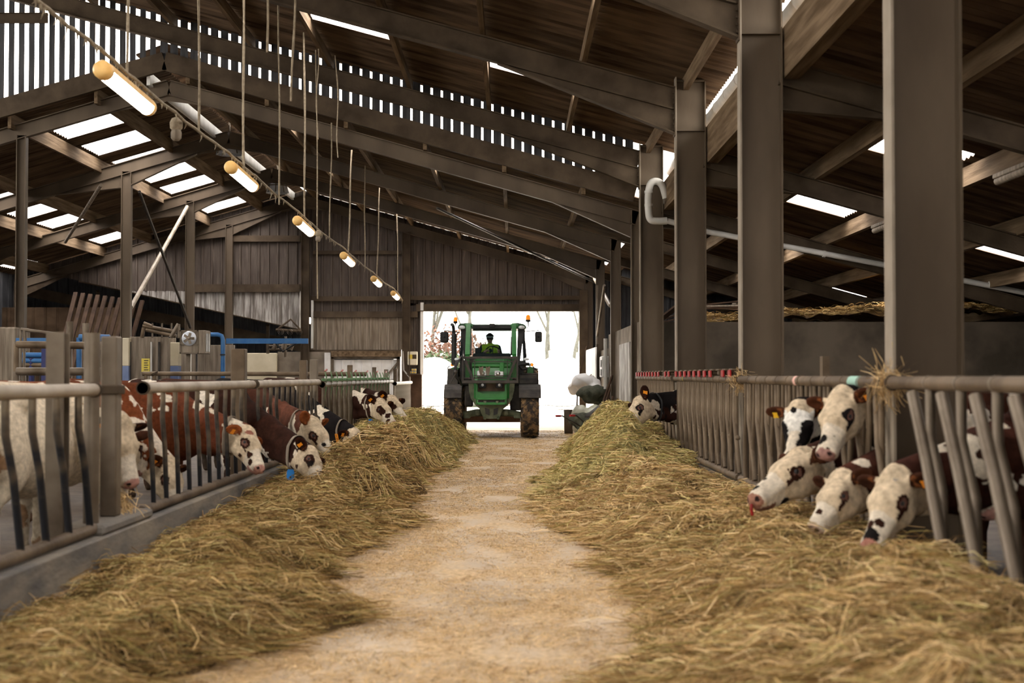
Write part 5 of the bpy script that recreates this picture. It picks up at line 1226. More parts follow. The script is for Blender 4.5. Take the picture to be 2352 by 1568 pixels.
    for s in(-1,1):
        HE((.155,s*.045,-.085),(.12,.05,.105),.045); HE((.185,s*.085,.022),(.045,.032,.034),.02); HE((.2,s*.112,.0),(.026,.02,.02),.01,None,True)
        HC((.2,s*.07,-.03),(.4,s*.035,-.07),.04,.03,.04)
    HC((.17,0,.0),(.44,0,-.045),.072,.05,.04); HC((.1,0,-.12),(.42,0,-.135),.06,.036,.04); HC((.2,0,-.07),(.42,0,-.09),.075,.055,.04)
    HE((.475,0,-.08),(.055,.074,.062),.03); HE((.455,0,-.135),(.05,.05,.028),.02)
    for s in(-1,1):
        HE((.523,s*.045,-.065),(.014,.011,.017),.008,None,True)
        HC((.40,s*.07,-.125),(.51,s*.03,-.122),.004,.004,.008,True)
        # ear
        eu,ef=(ear[:2] if s>0 or len(ear)<3 else ear[2:4])
        ax=Vector((-ef,s,eu)).normalized(); nrm=Vector((1,s*ef,0)); nrm=(nrm-ax*nrm.dot(ax)).normalized(); up_=nrm.cross(ax)
        R=Matrix((ax,up_,nrm)).transposed(); cc=Vector((.03,s*.1,.035))+ax*.105
        fl.cap(hp(.035,s*.09,.03),hp(*(Vector((.03,s*.1,.035))+ax*.06)),.032*S,.034*S,.03)
        HE(tuple(cc),(.11,.068,.02),.02,R); HE(tuple(cc+nrm*.022+ax*.01),(.075,.04,.016),.008,R,True)
    P,Q=fl.mesh()
    # coat: working coordinates of the head
    q=(P-np.array(H0))@HN/S; hx,hy,hz=q[:,0],q[:,1],q[:,2]
    n1=vn(P,2.4,seed,3); n2=vn(P,9,seed+3,2); n3=vn(P,30,seed+5,2)
    N=len(P); col=np.zeros((N,3)); hi_=np.array
    base,patch,thr,fine,speck=coat
    f=n1*fine+n2*speck+n3*.06
    isd=f>thr
    col[:]=hi_(base); col[isd]=hi_(patch)
    # dirt on lower legs
    col*= (1+.25*n3)[:,None]
    ishead=(hx>-.035+.03*n2)&(hx<.62)&(np.abs(hy)<.28)&(hz<.2)&(hz>-.22-(0.0))&(np.sqrt((hx-.2)**2+hy**2+(hz+.03)**2)<.41)
    if neckcol is not None:
        t=P[:,0]/sc; nk_=(t>.05)&~ishead&((n1*.4+n2*.25+(hz+.14)*2.0+.25)>0)&(P[:,2]>.35); col[nk_]=hi_(neckcol)*(1+.5*n2[nk_])[:,None]; nb=vn(P,3.2,seed+9,3); wb=nk_&((nb+.25*n2>.34)|((hz<-.06)&(hx>-.3)&(nb+.3*n2>.15))); col[wb]=hi_((.66,.58,.46))*(1+.2*n3[wb])[:,None]
    n4=vn(P,14,seed+8,3); fc=hi_(face)[None]*(1+.16*n2+.16*n3+.22*n4)[:,None]; fc[hx>.3]=(hi_(WH)*(1))[None]*(1+.1*n3[hx>.3])[:,None]
    col[ishead]=fc[ishead]
    tuft=ishead&(hx<.09)&(hz>.07); col[tuft]=hi_(CR)*np.clip(1.05+.4*n3[tuft],.6,1.3)[:,None]
    for s in(-1,1):
        dd=np.sqrt(((hx-.195)/1.15)**2+(hy-s*.12)**2*.5+(hz+.003)**2)+.02*n2+.008*n3; m=ishead&(dd<eye_r)&(np.sign(hy)==s)
        ec=hi_(BK if neckcol==BK else DK); col[m]=ec
        m=ishead&(dd<.03)&(np.sign(hy)==s); col[m]=hi_((.16,.08,.06))
        m=ishead&(hx>.2)&(hx<.285)&(np.abs(hz+.03+.3*(hx-.2))<.017+.014*n2)&(hy*s>.02); col[m]=ec
    for (sx,sy,sz,sr,scol) in spots:
        dd=np.sqrt((hx-sx)**2+(hy-sy)**2+(hz-sz)**2)+.022*n2; m=(dd<sr)&(hx<.6); col[m]=hi_(scol)
    mz=ishead&(hx>.495+.015*n2)&(hz>-.15); col[mz]=hi_(muz)*(1+.4*n3[mz])[:,None]
    lip=ishead&(hx>.38)&(hz<-.135+.01*n2); col[lip]=hi_(muz)*.7
    nost=(np.sqrt((hx-.523)**2+(np.abs(hy)-.054)**2+(hz+.065)**2)<.02); col[nost]=(.02,.01,.01)
    er=(np.abs(hy)>.132-.01*n2)&(hx<.12)&(hx>-.12)&(hz>-.14)&(hz<.24)&(np.sqrt(hx**2+hy**2+hz**2)<.36)&(np.abs(hy)<.34)
    # ears are the thin things beyond the skull
    er&=((np.abs(hy)>.148)|(hz>.0))
    col[er]=hi_(earcol)*(1+.6*n2[er])[:,None]
    inner=er&(hx>.035)&(np.abs(hy)>.15); col[inner]=hi_(earcol)*1.6+hi_((.10,.035,.01))
    low=P[:,2]<.5*sc; 
    if legs: dirt=np.clip((.6-P[:,2])*1.6,0,.8)*(.7+.5*n2); dirt=np.clip(dirt,0,.85); col=col*(1-dirt[:,None])+hi_((.09,.065,.045))*dirt[:,None]
    t=thing('cow',label,'cow',O,grp); t.rotation_euler=(0,0,ang)
    # slightly shaggy surface
    me=np_mesh('body',P,Q,'hair',np.clip(col,0.004,.9),True,t)
    dm=me.modifiers.new('smooth','SMOOTH'); dm.factor=.5; dm.iterations=2
    for s in(-1,1):
        mb=MB(); mb.sphere(hp(.193,s*.112,.002),.026*S,12); o=mb.build('eye','black'); o.parent=t
    # shaggy tuft on the poll
    r=random.Random(seed); vs=[];fs=[]
    for k in range(420):
        u=r.uniform(-1,1); vv=r.uniform(-1,1)
        a_=Vector((.035+.055*vv,.05*u,.125-.03*(u*u+vv*vv)*.9)); dr=Vector((r.uniform(-.2,1),u+r.uniform(-.5,.5),r.uniform(.1,.6))).normalized()*r.uniform(.015,.035)
        A_=hp(*a_); B_=hp(*(a_+dr)); sd=hp(*(a_+Vector((r.uniform(-1,1),r.uniform(-1,1),0))*.003)); i=len(vs); vs+=[A_,sd,B_]; fs.append((i,i+1,i+2))
    cc_=CR if tuftc is None else tuftc
    o=np_mesh('poll_hair',np.array([tuple(v) for v in vs]),np.array(fs),'hair',np.array([[c*r.uniform(.8,1.2) for c in cc_] for _ in vs]),True,t); o['kind']='stuff'
    for (s,mt) in tags:
        eu,ef=(ear[:2] if s>0 or len(ear)<3 else ear[2:4])
        ax=Vector((-ef,s,eu)).normalized(); nrm=Vector((1,s*ef,0)); nrm=(nrm-ax*nrm.dot(ax)).normalized(); up_=nrm.cross(ax)*(-s if s<0 else 1)
        upw=Vector((0,0,1)); 
        c0=Vector((.03,s*.1,.035))+ax*.12+nrm*.018; R=Matrix((ax,nrm.cross(ax),nrm)).transposed()
        mb=MB(); pr=[(-.022,.01),(.022,.01),(.019,-.012),(.025,-.048),(-.025,-.048),(-.019,-.012)]
        sg=-1 if (R.col[1].z<0) else 1
        vs=[hp(*(c0+R.col[0]*a_+R.col[1]*(b_*sg)+R.col[2]*zz)) for zz in(0,.004) for a_,b_ in pr]; mb.add(vs,[tuple(range(6)),tuple(range(11,5,-1))]+[(k,(k+1)%6,6+(k+1)%6,6+k) for k in range(6)])
        o=mb.build('ear_tag',mt); o.parent=t
    if collar:
        f,cm,tg=collar
        top=B.lerp(mid,f); bot=B3.lerp(m3,f); c=(top+bot)/2; axis=((H0)-(mid+m3)/2).normalized(); dirv=(bot-top).normalized(); axis=(axis-dirv*axis.dot(dirv)).normalized()
        mb,pts,u,v=ring(fl,c,axis,-dirv,.042,.006)
        o=mb.build('collar',cm); o.parent=t
        if tg:
            tm,kk,size=tg; p=pts[kk]; nn=(p-c).normalized()
            if size=='drop':
                dn=(Ri@Vector((0,0,-1))); sd=Ri@Vector((1,0,0)); nn=Ri@Vector((0,-1,0)); p=p+nn*.02
                mb=MB(); pr=[(-.03,0),(.03,0),(.042,-.03),(.042,-.09),(.025,-.115),(-.025,-.115),(-.042,-.09),(-.042,-.03)]
                vs=[p+sd*a_-dn*(b_)+nn*zz for zz in(.0,.02) for a_,b_ in pr]; mb.add(vs,[tuple(range(8)),tuple(range(15,7,-1))]+[(k,(k+1)%8,8+(k+1)%8,8+k) for k in range(8)])
                q_=mb.build('collar_tag',tm,None,True); q_.parent=t
                mb=MB(); mb.tube([p-dn*-.0+dn*.085+nn*.02,p+dn*.085+nn*.024],.012,8); e_=mb.build('hole','black'); e_.parent=q_
            else:
                mb=MB(); tt=(pts[(kk+1)%36]-pts[kk-1]).normalized()
                for j in (-2.6,0,2.6): mb.beam(p+tt*(j*.02-.027)+nn*.004,p+tt*(j*.02+.027)+nn*.004,[(-.03,-.005),(.03,-.005),(.03,.005),(-.03,.005)],nn)
                q_=mb.build('number_tag',tm); q_.parent=t
                for j,ch in zip((-1,0,1),('5','9','0')):
                    cu=bpy.data.curves.new('digit','FONT'); cu.body=ch; cu.size=.058; cu.extrude=.001; cu.align_x='CENTER'; cu.align_y='CENTER'
                    xo=axis; yo=-tt; zo=xo.cross(yo)
                    if zo.dot(nn)<0: xo=-xo; zo=-zo
                    Mx=Matrix((xo,yo,zo)).transposed().to_4x4(); Mx.translation=p+tt*(j*.052)+nn*.012
                    to=bpy.data.objects.new('digit_tmp',cu); COL.objects.link(to); bpy.context.view_layer.update(); me_=bpy.data.meshes.new_from_object(to); bpy.data.objects.remove(to); me_.materials.clear(); me_.materials.append(M['black']); to=bpy.data.objects.new('digit',me_); COL.objects.link(to); to.parent=q_; to.matrix_local=Mx
    if red_tag:
        mb=MB(); a_=hp(.535,0,-.09); mb.tube([a_,hp(.55,.0,-.12),hp(.55,-.01,-.16)],.012,6); o=mb.build('nose_tag','red'); o.parent=t
        mb=MB(); mb.box(hp(.55,-.01,-.165),(.03,.03,.03)); 
    return t
tuftc=None
# coats: base, patch, threshold, weight of big patches, weight of small specks
C_WHITE=((.70,.62,.50),(.30,.17,.10),.62,1,.1)
C_CREAM=((.62,.53,.40),(.3,.18,.1),.55,1,.15)
C_SPECK=((.62,.54,.44),RED,.0,.55,.75)
C_RED=((.10,.028,.011),(.6,.53,.43),.38,.8,.25)
C_DARK=(DK,(.62,.56,.47),.33,.9,.3)
C_BLACK=(BK,(.6,.55,.47),.36,.9,.25)
C_BROWN=((.045,.015,.008),(.62,.56,.47),.3,.9,.35)
PI=math.pi
tf=[('orange'),('yellow'),('bluetag')]
cow('big white cow close behind the nearest left fence, rump towards the camera',(-4.15,10.6),PI/2+.12,(-4.5,11.9,1.3),(-4.6,12.3,.95),(0,.6,.8),C_WHITE,11,grp=None)
cow('cream cow standing next to the white one behind the H-section post',(-3.75,11.9),PI/2-.2,(-3.6,12.9,1.0),(-3.5,13.2,.6),(.2,.8,.6),C_CREAM,12)
cow('white-faced cow with orange ear tag peering out beside the square post',(-3.95,11.5),.05,(-3.10,11.15,1.16),(-2.99,11.02,.62),(.8,-.3,.5),C_CREAM,13,tags=((-1,'orange'),),earcol=DK,eye_r=.045)
cow('red and white speckled cow behind the close dark bars, beyond the thick posts',(-3.75,13.3),.0,(-3.2,13.1,.72),(-3.05,12.9,.22),(.8,-.2,.4),C_SPECK,14,tags=((-1,'orange'),))
cow('red-brown cow with white curly poll and orange ear tag, nose just over the curb',(-3.55,14.6),.0,(576,982,14.35),(603,1080,14.05),(.75,-.1,.6),C_RED,15,tags=((-1,'orange'),),earcol=RED,ear=(-.1,.1,-.25,.0),collar=(.35,'wood',None),spots=((.33,-.08,-.05,.03,DK),(.40,-.06,-.09,.03,DK),(.1,-.06,.06,.05,(.25,.1,.07)),(.25,-.09,-.14,.022,DK)),neckcol=(.13,.04,.02))
cow('dark brown cow with a blue collar tag, lowest head on the left',(-3.3,16.6),-.22,(722,1030,15.5),(742,1112,15.15),(.9,-.15,.45),C_DARK,16,tags=((-1,'orange'),),earcol=DK,ear=(.15,.1,.1,.25),collar=(.25,'wood',('bluetag',18,'drop')),spots=((.24,-.1,-.02,.035,BK),(.05,-.08,-.1,.02,DK),(.12,-.07,-.16,.045,DK)),neckcol=DK,eye_r=.058)
cow('pale-faced cow with upright russet ear, beside and behind the blue-tagged cow',(-3.35,18.4),-.15,(722,958,17.0),(776,1062,16.8),(.75,-.25,.75),C_BROWN,17,earcol=(.2,.06,.02),ear=(.3,.1,.75,.3),collar=(.3,'wood',None),spots=((.33,-.06,-.02,.032,BK),(.42,-.02,.0,.03,BK),(.47,-.05,-.15,.04,(.1,.04,.035))),neckcol=(.10,.035,.02),muz=(.2,.08,.07),eye_r=.052)
cow('black-necked cow head down in the hay with an orange numbered collar',(-3.45,22.0),-.3,(818,985,20.9),(843,1052,20.6),(.6,-.45,.6),C_BLACK,18,h=.015,tags=((-1,'orange'),),earcol=DK,ear=(.0,.1,-.2,.1),collar=(.3,'wood',('orange',13,'num')),spots=((.15,-.05,.08,.04,(.15,.13,.13)),),neckcol=BK)
cow('dark cow with spotted white face and small blue collar tag, right of the black-necked one',(-3.35,26.0),-.2,(876,915,24.6),(913,985,24.2),(.75,-.5,.55),C_DARK,19,h=.015,tags=((-1,'orange'),),earcol=DK,ear=(.2,.1,.35,.3),collar=(.3,'wood',('bluetag',18,'drop')),spots=((.36,-.03,-.02,.05,DK),(.44,-.05,-.08,.05,DK),(.22,-.02,.06,.02,DK),(.24,-.1,.0,.06,DK)),neckcol=DK,eye_r=.06)
cow('white-faced cow just behind the spotted face, farthest head on the left',(-3.25,27.6),-.2,(902,908,25.6),(935,966,25.2),(.7,-.5,.6),C_BROWN,20,h=.015,tags=((-1,'orange'),),earcol=DK,ear=(.2,.1,.5,.3),neckcol=DK,muz=(.5,.32,.27),spots=((.24,-.1,.0,.05,DK),))
cow('red and white cow far behind the white ones, only its back showing over the rail',(-5.6,17.2),.3,(-4.8,17.2,1.1),(-4.5,17.0,.7),(.6,0,.8),C_RED,21,h=.02,grp='cows standing back in the left pen')
cow('brown cow with white back patch in the left pen, seen through the bars',(-5.3,20.6),.1,(-4.5,20.4,1.1),(-4.2,20.3,.7),(.6,0,.8),C_RED,23,h=.02,grp='cows standing back in the left pen')
# right side
cow('cow with white face and teal collar buckle looking left over the green hay',(3.0,21.6),PI+.25,(1463,912,20.15),(1432,995,19.75),(-.85,-.1,.6),C_DARK,31,h=.013,tags=((1,'orange'),),earcol=DK,ear=(.75,.3,.3,.3),collar=(.3,'black',('bluetag',10,'drop')),spots=((.36,.0,-.01,.05,BK),(.45,.03,-.02,.06,BK)),neckcol=BK,muz=(.2,.1,.08),eye_r=.05)
cow('black and white faced cow with a yellow ear tag, half behind the raised white head',(3.2,11.6),PI+.3,(1836,925,10.75),(1820,1050,10.5),(-.35,-.85,.4),C_BLACK,32,h=.011,tags=((-1,'yellow'),),earcol=(.05,.018,.009),ear=(.0,.15,-.12,.1),spots=((.22,.1,.0,.085,BK),(.30,.1,-.05,.09,BK),(.39,.06,-.07,.085,BK),(.22,-.12,-.0,.075,BK),(.31,-.1,-.07,.08,BK),(.4,-.06,-.09,.05,BK),(.08,-.03,.09,.035,BK)),neckcol=BK,eye_r=.06,muz=BK,face=(.7,.68,.62))
cow('cow with raised white face looking at the camera over the right fence',(3.25,10.1),PI+.2,(1924,896,9.6),(1888,1046,9.35),(-.75,-.6,.4),C_BLACK,33,h=.010,tags=((1,'orange'),),earcol=(.055,.018,.008),ear=(.05,.15,.12,.1),spots=((.425,-.01,.02,.042,BK),(.30,.055,.0,.014,BK),(.38,.055,-.02,.014,BK),(.5,.05,-.03,.022,BK),(.3,.05,-.2,.05,BK)),neckcol=BK,muz=(.3,.17,.15))
cow('cow in profile reaching left into the hay with a red nose tag',(3.2,10.9),PI+.1,(1838,1028,10.3),(1713,1155,10.0),(-.6,-.15,.8),C_BROWN,34,h=.010,earcol=(.05,.018,.009),ear=(.1,.5,.0,.3),spots=((.36,-.0,.0,.03,BK),(.30,.05,-.02,.02,BK),(.31,.065,-.055,.012,BK),(.35,.06,-.06,.012,BK),(.06,.05,.09,.02,BK),(.46,-.0,-.02,.04,BK),(.3,.04,-.17,.03,BK)),neckcol=(.05,.02,.012),muz=(.28,.14,.1),red_tag=True)
cow('plain pale-faced cow nosing the hay between the profile cow and the nearest head',(3.2,9.95),PI+.15,(1925,1083,9.25),(1858,1222,9.0),(-.85,-.35,.5),C_BROWN,35,h=.010,earcol=(.045,.016,.008),ear=(.05,.2,.3,.2),spots=((.38,.02,.0,.015,DK),),neckcol=(.06,.02,.012),muz=(.5,.36,.3),eye_r=.04)
cow('nearest cow on the right, white face with dark nose spots and orange ear tag',(3.25,8.7),PI+.2,(2046,1078,8.25),(1990,1262,8.05),(-.78,-.52,.35),C_DARK,36,h=.010,tags=((1,'orange'),),earcol=(.045,.016,.008),ear=(-.05,.1,.0,.1),spots=((.36,.04,-.0,.035,DK),(.39,-.01,.015,.03,DK),(.46,.02,.0,.05,BK),(.05,-.02,.11,.025,BK),(.08,.05,.09,.025,(.3,.28,.25))),neckcol=(.05,.018,.012),muz=(.38,.17,.13),eye_r=.05)
cow('brown cow behind the slanting yokes of the nearest right fence, white face half hidden',(4.2,8.9),PI-.15,(2232,1005,8.7),(2275,1190,8.5),(-.6,-.6,.5),C_RED,37,h=.012,earcol=DK,ear=(.1,.1),neckcol=(.12,.04,.02))
# ================================================================ HAY AND STRAW
NP=np.random.RandomState(7)
def interp(y,tab):
    return np.interp(y,[t[0] for t in tab],[t[1] for t in tab])
def hgrid(x0,x1,y0,y1,st,fn,seed):
    xs=np.arange(x0,x1+st,st); ys=np.arange(y0,y1+st,st); X,Y=np.meshgrid(xs,ys,indexing='ij')
    n=np.zeros(X.shape); n2=np.zeros(X.shape)
    for i in range(X.shape[0]):
        for j in range(X.shape[1]):
            p=Vector((X[i,j]+seed*3.1,Y[i,j],seed)); n[i,j]=mnoise.fractal(p*1.1,1,2,2); n2[i,j]=mnoise.fractal(p*4.2,1,2,3)
    return xs,ys,fn(X,Y,n,n2)
def samp(g,x,y):
    xs,ys,Z=g; st=xs[1]-xs[0]; u=np.clip((x-xs[0])/st,0,len(xs)-1.001); v=np.clip((y-ys[0])/st,0,len(ys)-1.001)
    i=u.astype(int); j=v.astype(int); a=u-i; b=v-j
    return Z[i,j]*(1-a)*(1-b)+Z[i+1,j]*a*(1-b)+Z[i,j+1]*(1-a)*b+Z[i+1,j+1]*a*b
def strands(g,n,ydens,wid,ln,colf,lift=.03,thin=0,keep=None,flat=False,yr=None):
    xs,ys,Z=g; y0,y1=yr or (ys[0],ys[-1]); e=ydens
    u=NP.rand(n); y=(y0**(1-e)+u*(y1**(1-e)-y0**(1-e)))**(1/(1-e)); x=xs[0]+NP.rand(n)*(xs[-1]-xs[0])
    z=samp(g,x,y) if g[2] is not None else np.zeros(n)
    m=z>thin
    if keep is not None: m&=keep(x,y,z)
    x,y,z=x[m],y[m],z[m]; n=len(x)
    sw=np.array([mnoise.noise(Vector((a*2.2,b*2.2,3.3))) for a,b in zip(x[::1],y[::1])]) if n<400000 else 0
    ang=sw*5+NP.randn(n)*.8+NP.rand(n)*1.5; L=ln[0]+NP.rand(n)**1.7*(ln[1]-ln[0]); bend=NP.randn(n)*.9
    W=wid*(.6+NP.rand(n)*.8)*np.clip(y/11,.9,2.2); pts=[]
    S=4; cx,cy=x.copy(),y.copy(); a=ang-bend/2; up=(NP.rand(n)-.25)*(0 if flat else .9)*np.where(NP.rand(n)<.25,1.5,.4); zz=z+NP.rand(n)*lift
    tilt=NP.rand(n)*np.pi
    P=[];Wd=[]
    hz=zz.copy()
    for s in range(S):
        P.append(np.stack([cx,cy,hz],1)); 
        nx=np.cos(a);ny=np.sin(a)
        Wd.append(np.stack([-ny*np.cos(tilt)*W,nx*np.cos(tilt)*W,np.sin(tilt)*W*(.25 if flat else 1)],1)*(1-.35*abs(s/(S-1)-.4)))
        st=L/(S-1); cx=cx+nx*st; cy=cy+ny*st; a=a+bend/(S-1)
        g2=samp(g,cx,cy) if g[2] is not None else 0
        if flat: hz=np.maximum(g2,0)+.006+NP.rand(n)*.008
        else:
            arc=up*st*(1 if s==0 else .2 if s==1 else -.5); hz=np.maximum(hz+arc,g2+.002)+0; hz=np.minimum(hz,g2+.14)
    V=np.empty((n,S,2,3)); 
    for s in range(S): V[:,s,0]=P[s]-Wd[s]; V[:,s,1]=P[s]+Wd[s]
    F=[]
    b=np.arange(n)*S*2
    for s in range(S-1): F.append(np.stack([b+2*s,b+2*s+1,b+2*s+3,b+2*s+2],1))
    c=colf(x,y,n); c=np.repeat(c,S*2,axis=0)
    return V.reshape(-1,3),np.concatenate(F),c
def base(g,colr,thin=.004):  # mound under the strands; shade inside the heap put into its dark colour
    xs,ys,Z=g; nx,ny=Z.shape; X,Y=np.meshgrid(xs,ys,indexing='ij'); P=np.stack([X,Y,np.maximum(Z-.0,-.02)],-1).reshape(-1,3)
    i,j=np.meshgrid(np.arange(nx-1),np.arange(ny-1),indexing='ij'); i=i.ravel();j=j.ravel()
    m=(Z[i,j]>thin)|(Z[i+1,j]>thin)|(Z[i,j+1]>thin)|(Z[i+1,j+1]>thin); i,j=i[m],j[m]
    Q=np.stack([i*ny+j,(i+1)*ny+j,(i+1)*ny+j+1,i*ny+j+1],1)
    c=np.array(colr)[None]*(.8+.4*NP.rand(len(P)))[:,None]
    used=np.unique(Q); rm=-np.ones(len(P),int); rm[used]=np.arange(len(used))
    return P[used],rm[Q],c[used]
def heap(name,label,cat,parts,m='hay'):
    off=0; Ps=[];Qs=[];Cs=[]
    for P,Q,c in parts: Ps.append(P);Qs.append(Q+off);Cs.append(c);off+=len(P)
    o=np_mesh(name,np.concatenate(Ps),np.concatenate(Qs),m,np.clip(np.concatenate(Cs),0,.95),False); tag(o,label,cat,None,'stuff'); return o
def pal(cols,wts):
    cols=np.array(cols); w_=np.array(wts,float); w_/=w_.sum()
    def f(x,y,n):
        k=NP.choice(len(cols),n,p=w_); return cols[k]*(.7+.6*NP.rand(n))[:,None]
    return f
OLIVE=[(.15,.085,.03),(.28,.175,.06),(.42,.28,.11),(.62,.44,.2),(.21,.17,.055)]
GREEN=[(.27,.22,.075),(.42,.35,.13),(.56,.47,.2),(.68,.56,.27),(.34,.22,.09)]
GOLD=[(.24,.14,.06),(.44,.285,.125),(.62,.43,.21),(.78,.58,.32),(.32,.25,.11)]

def lump(X,Y,L): return sum(h*np.exp(-((X-x)/rx)**2-((Y-y)/ry)**2) for x,y,h,rx,ry in L)
# left heap
AL=[(5,.17),(8,.2),(11,.22),(14,.27),(16,.38),(19,.46),(22,.46),(24,.6),(28,.68),(32,.55),(36,.3),(38,.0)]
CL=[(5,.08),(9,.09),(12,.10),(15.0,.12),(17,.22),(20,.28),(24,.4),(28,.5),(34,.3),(38,0)]
EL=[(5,-1.25),(7,-1.5),(8.5,-1.1),(10,-1.55),(11.5,-1.35),(13,-1.1),(15,-1.35),(18,-1.35),(20,-1.25),(23,-1.2),(26,-1.0),(30,-1.05),(34,-1.3),(38,-1.8)]
def fl_(X,Y,n,n2):
    e=interp(Y,EL)+n*.35; t=np.clip((e-X)/(e+2.84),0,1)          # 0 at the edge, 1 at the curb
    prof=np.clip(t*2.6,0,1)**.8; c=np.clip((t-.55)/.45,0,1)
    A=interp(Y,AL)*(1+.55*n); h=A*prof*(1-c)+interp(Y,CL)*c*(1+.4*n)
    h=h+(n2*.12+n*.04)*np.clip(t*6,0,1)
    h=h+lump(X,Y,[(-2.0,17.6,.14,.4,1.0),(-1.9,13.2,.12,.35,.7),(-2.1,9.8,.10,.35,.6),(-1.9,7.6,.10,.3,.5),(-1.7,21,.12,.35,1)])*(t>0)
    return np.where(t<=0,-.03,np.maximum(h,-.01))
g=hgrid(-2.835,-.75,4.6,38,.05,fl_,1)
def colmix(tab):
    def f(x,y,n):
        a=pal(OLIVE,(3,4,4,1.6,2))(x,y,n); b=pal(GREEN,(2,4,4,2,1))(x,y,n); c=pal(GOLD,(2,4,4,2,1))(x,y,n)
        wg=np.clip(interp(y,tab[0])+NP.randn(n)*.2,0,1)[:,None]; wo=np.clip(interp(y,tab[1])+NP.randn(n)*.2,0,1)[:,None]
        r=NP.rand(n)[:,None]
        return np.where(r<wg,b,np.where(NP.rand(n)[:,None]<wo,c,a))
    return f
cl=colmix(([(5,.1),(20,.1),(23,.8),(40,.8)],[(5,.12),(14,.2),(20,.6),(40,.4)]))
yl=lambda x,y,z:y<22.5
heap('hay_heap','long brown-olive hay heap along the left curb, from the foreground to the lowered heads','hay',
     [base((g[0],g[1][g[1]<22.6],g[2][:,g[1]<22.6]),(.09,.055,.02)),strands(g,140000,1.35,.0025,(.06,.34),cl,.045,.0,yr=(4.6,22.5))])
heap('hay_heap','greener hay heap on the left near the tractor wheel','hay',
     [base((g[0],g[1][g[1]>=22.5],g[2][:,g[1]>=22.5]),(.2,.17,.07)),strands(g,30000,1.2,.0026,(.06,.25),cl,.05,.0,yr=(22.5,37.9))])
# right heap
AR=[(4.6,.30),(7,.36),(9,.36),(11,.34),(13,.32),(15,.34),(17,.42),(19,.62),(21,.75),(24,.8),(27,.82),(29,.62),(31,.3),(32.5,0)]
CRt=[(4.6,.30),(8,.36),(11,.36),(14,.26),(17,.22),(20,.36),(23,.6),(27,.8),(30,.4),(32.5,0)]
ER=[(4.6,.3),(7,.6),(8.5,.85),(10,.85),(12,.65),(14,.38),(16,.25),(18,.15),(20,.45),(22,.75),(25,.85),(28,1.0),(31,1.35),(32.5,1.7)]
def fr_(X,Y,n,n2):
    e=interp(Y,ER)+n*.3; t=np.clip((X-e)/(2.36-e),0,1)
    prof=np.clip(t*1.9,0,1)**1.1; c=np.clip((t-.6)/.4,0,1)
    A=interp(Y,AR)*(1+.45*n); h=A*prof*(1-c)+interp(Y,CRt)*c*(1+.3*n)
    h=h+(n2*.125+n*.04)*np.clip(t*5,0,1)
    h=h+lump(X,Y,[(1.3,10.9,.10,.3,.6),(1.3,8.7,.10,.3,.5),(1.2,7.0,.12,.3,.5),(1.9,6.3,.12,.4,.6),(1.3,13.5,.1,.4,.8),(1.5,18.5,.14,.4,1.0)])*(t>0)
    return np.where(t<=0,-.03,np.maximum(h,-.01))
g=hgrid(.0,2.35,4.4,32.5,.05,fr_,2)
cr=colmix(([(4,.08),(15.5,.15),(17.5,.85),(40,.9)],[(4,.55),(10,.6),(15,.9),(40,.6)]))
heap('hay_heap','wide golden-brown hay heap in the right foreground under the nearest heads','hay',
     [base((g[0],g[1][g[1]<16.8],g[2][:,g[1]<16.8]),(.10,.065,.025)),strands(g,160000,1.35,.0025,(.06,.34),cr,.045,.0,yr=(4.4,16.7))])
heap('hay_heap','tall greenish hay heap on the right between the white door and the buckled cow','hay',
     [base((g[0],g[1][g[1]>=16.7],g[2][:,g[1]>=16.7]),(.2,.18,.075)),strands(g,62000,1.2,.0026,(.06,.25),cr,.05,.0,yr=(16.7,32.4))])
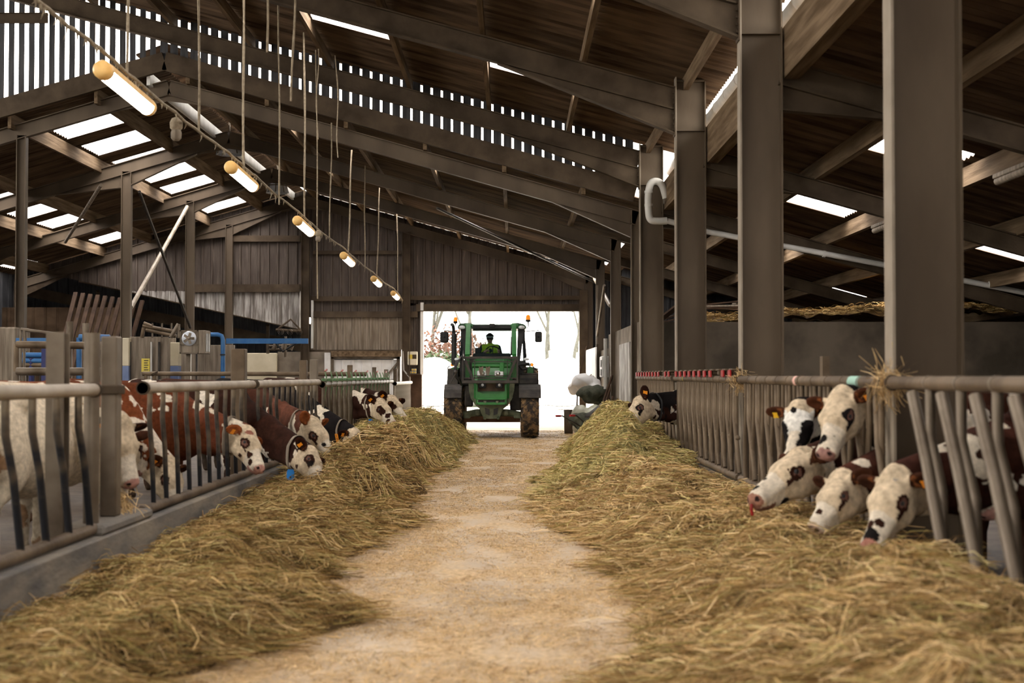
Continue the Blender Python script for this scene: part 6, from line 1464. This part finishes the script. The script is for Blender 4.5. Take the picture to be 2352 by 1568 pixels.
# straw litter on the passage
flatg=(np.array([-2.8,2.3]),np.array([4.6,40.]),np.zeros((2,2)))
def kp(x,y,z):
    nn=np.array([mnoise.fractal(Vector((a*1.5,b*.9,9.1)),1,2,3) for a,b in zip(x,y)]); return nn>(-.2+.45*NP.rand(len(x))-.25)
cf=pal(GOLD,(2,3,5,5,.5))
heap('straw_litter','loose golden straw scattered over the concrete passage','straw',[strands(flatg,210000,1.15,.0024,(.015,.12),cf,.006,-1,kp,True,(4.8,38))])
# straw on the bunker
def fb(X,Y,n,n2):
    t=np.clip((X-5.0)/3,0,1); return np.maximum(2.6+.12*n+.09*n2+.2*t+np.clip((Y-27.6)/3,0,1)*.15,2.45)
gb=hgrid(4.0,12,27.56,31.5,.1,fb,5)
heap('straw_heap','brown straw lying on top of the dark concrete bunker wall','straw',[base(gb,(.14,.085,.035)),strands(gb,14000,1.1,.0035,(.08,.3),pal(OLIVE,(2,4,4,2,.3)),.05,0)])
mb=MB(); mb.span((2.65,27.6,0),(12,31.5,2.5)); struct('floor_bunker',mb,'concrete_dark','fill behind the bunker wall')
# tufts caught on the rails
def tuft(p,n,r,hgt,label):
    V=[];F=[]
    for k in range(n):
        a=Vector((NP.randn()*r*.4,NP.randn()*r*.5,NP.randn()*r*.5)); d=Vector((NP.randn(),NP.randn(),NP.randn()-.7)).normalized()*NP.uniform(.04,hgt); b=a+d; m=(a+b)/2+Vector((NP.randn(),NP.randn(),NP.randn()))*.012; w_=Vector((.002,.001,0.001)); i=len(V)
        V+=[a-w_,a+w_,m+w_,m-w_,b+w_,b-w_]; F+=[(i,i+1,i+2,i+3),(i+3,i+2,i+4,i+5)]
    V=np.array([tuple(v) for v in V]); o=np_mesh('straw_tuft',V,np.array(F),'hay',pal(GOLD,(1,3,4,3,.5))(0,0,len(V)),False); o.location=p; tag(o,label,'straw',None,'stuff')
tuft(Vector((RXF,8.95,1.47)),260,.09,.2,'straw tuft hanging over the joint of the two nearest right rails')
tuft(Vector((RXF,14.8,1.46)),200,.09,.18,'straw tuft caught on the right rail by the second column')
tuft(Vector((-2.98,10.6,.5)),260,.12,.15,'straw tuft on the raised curb block at the left')
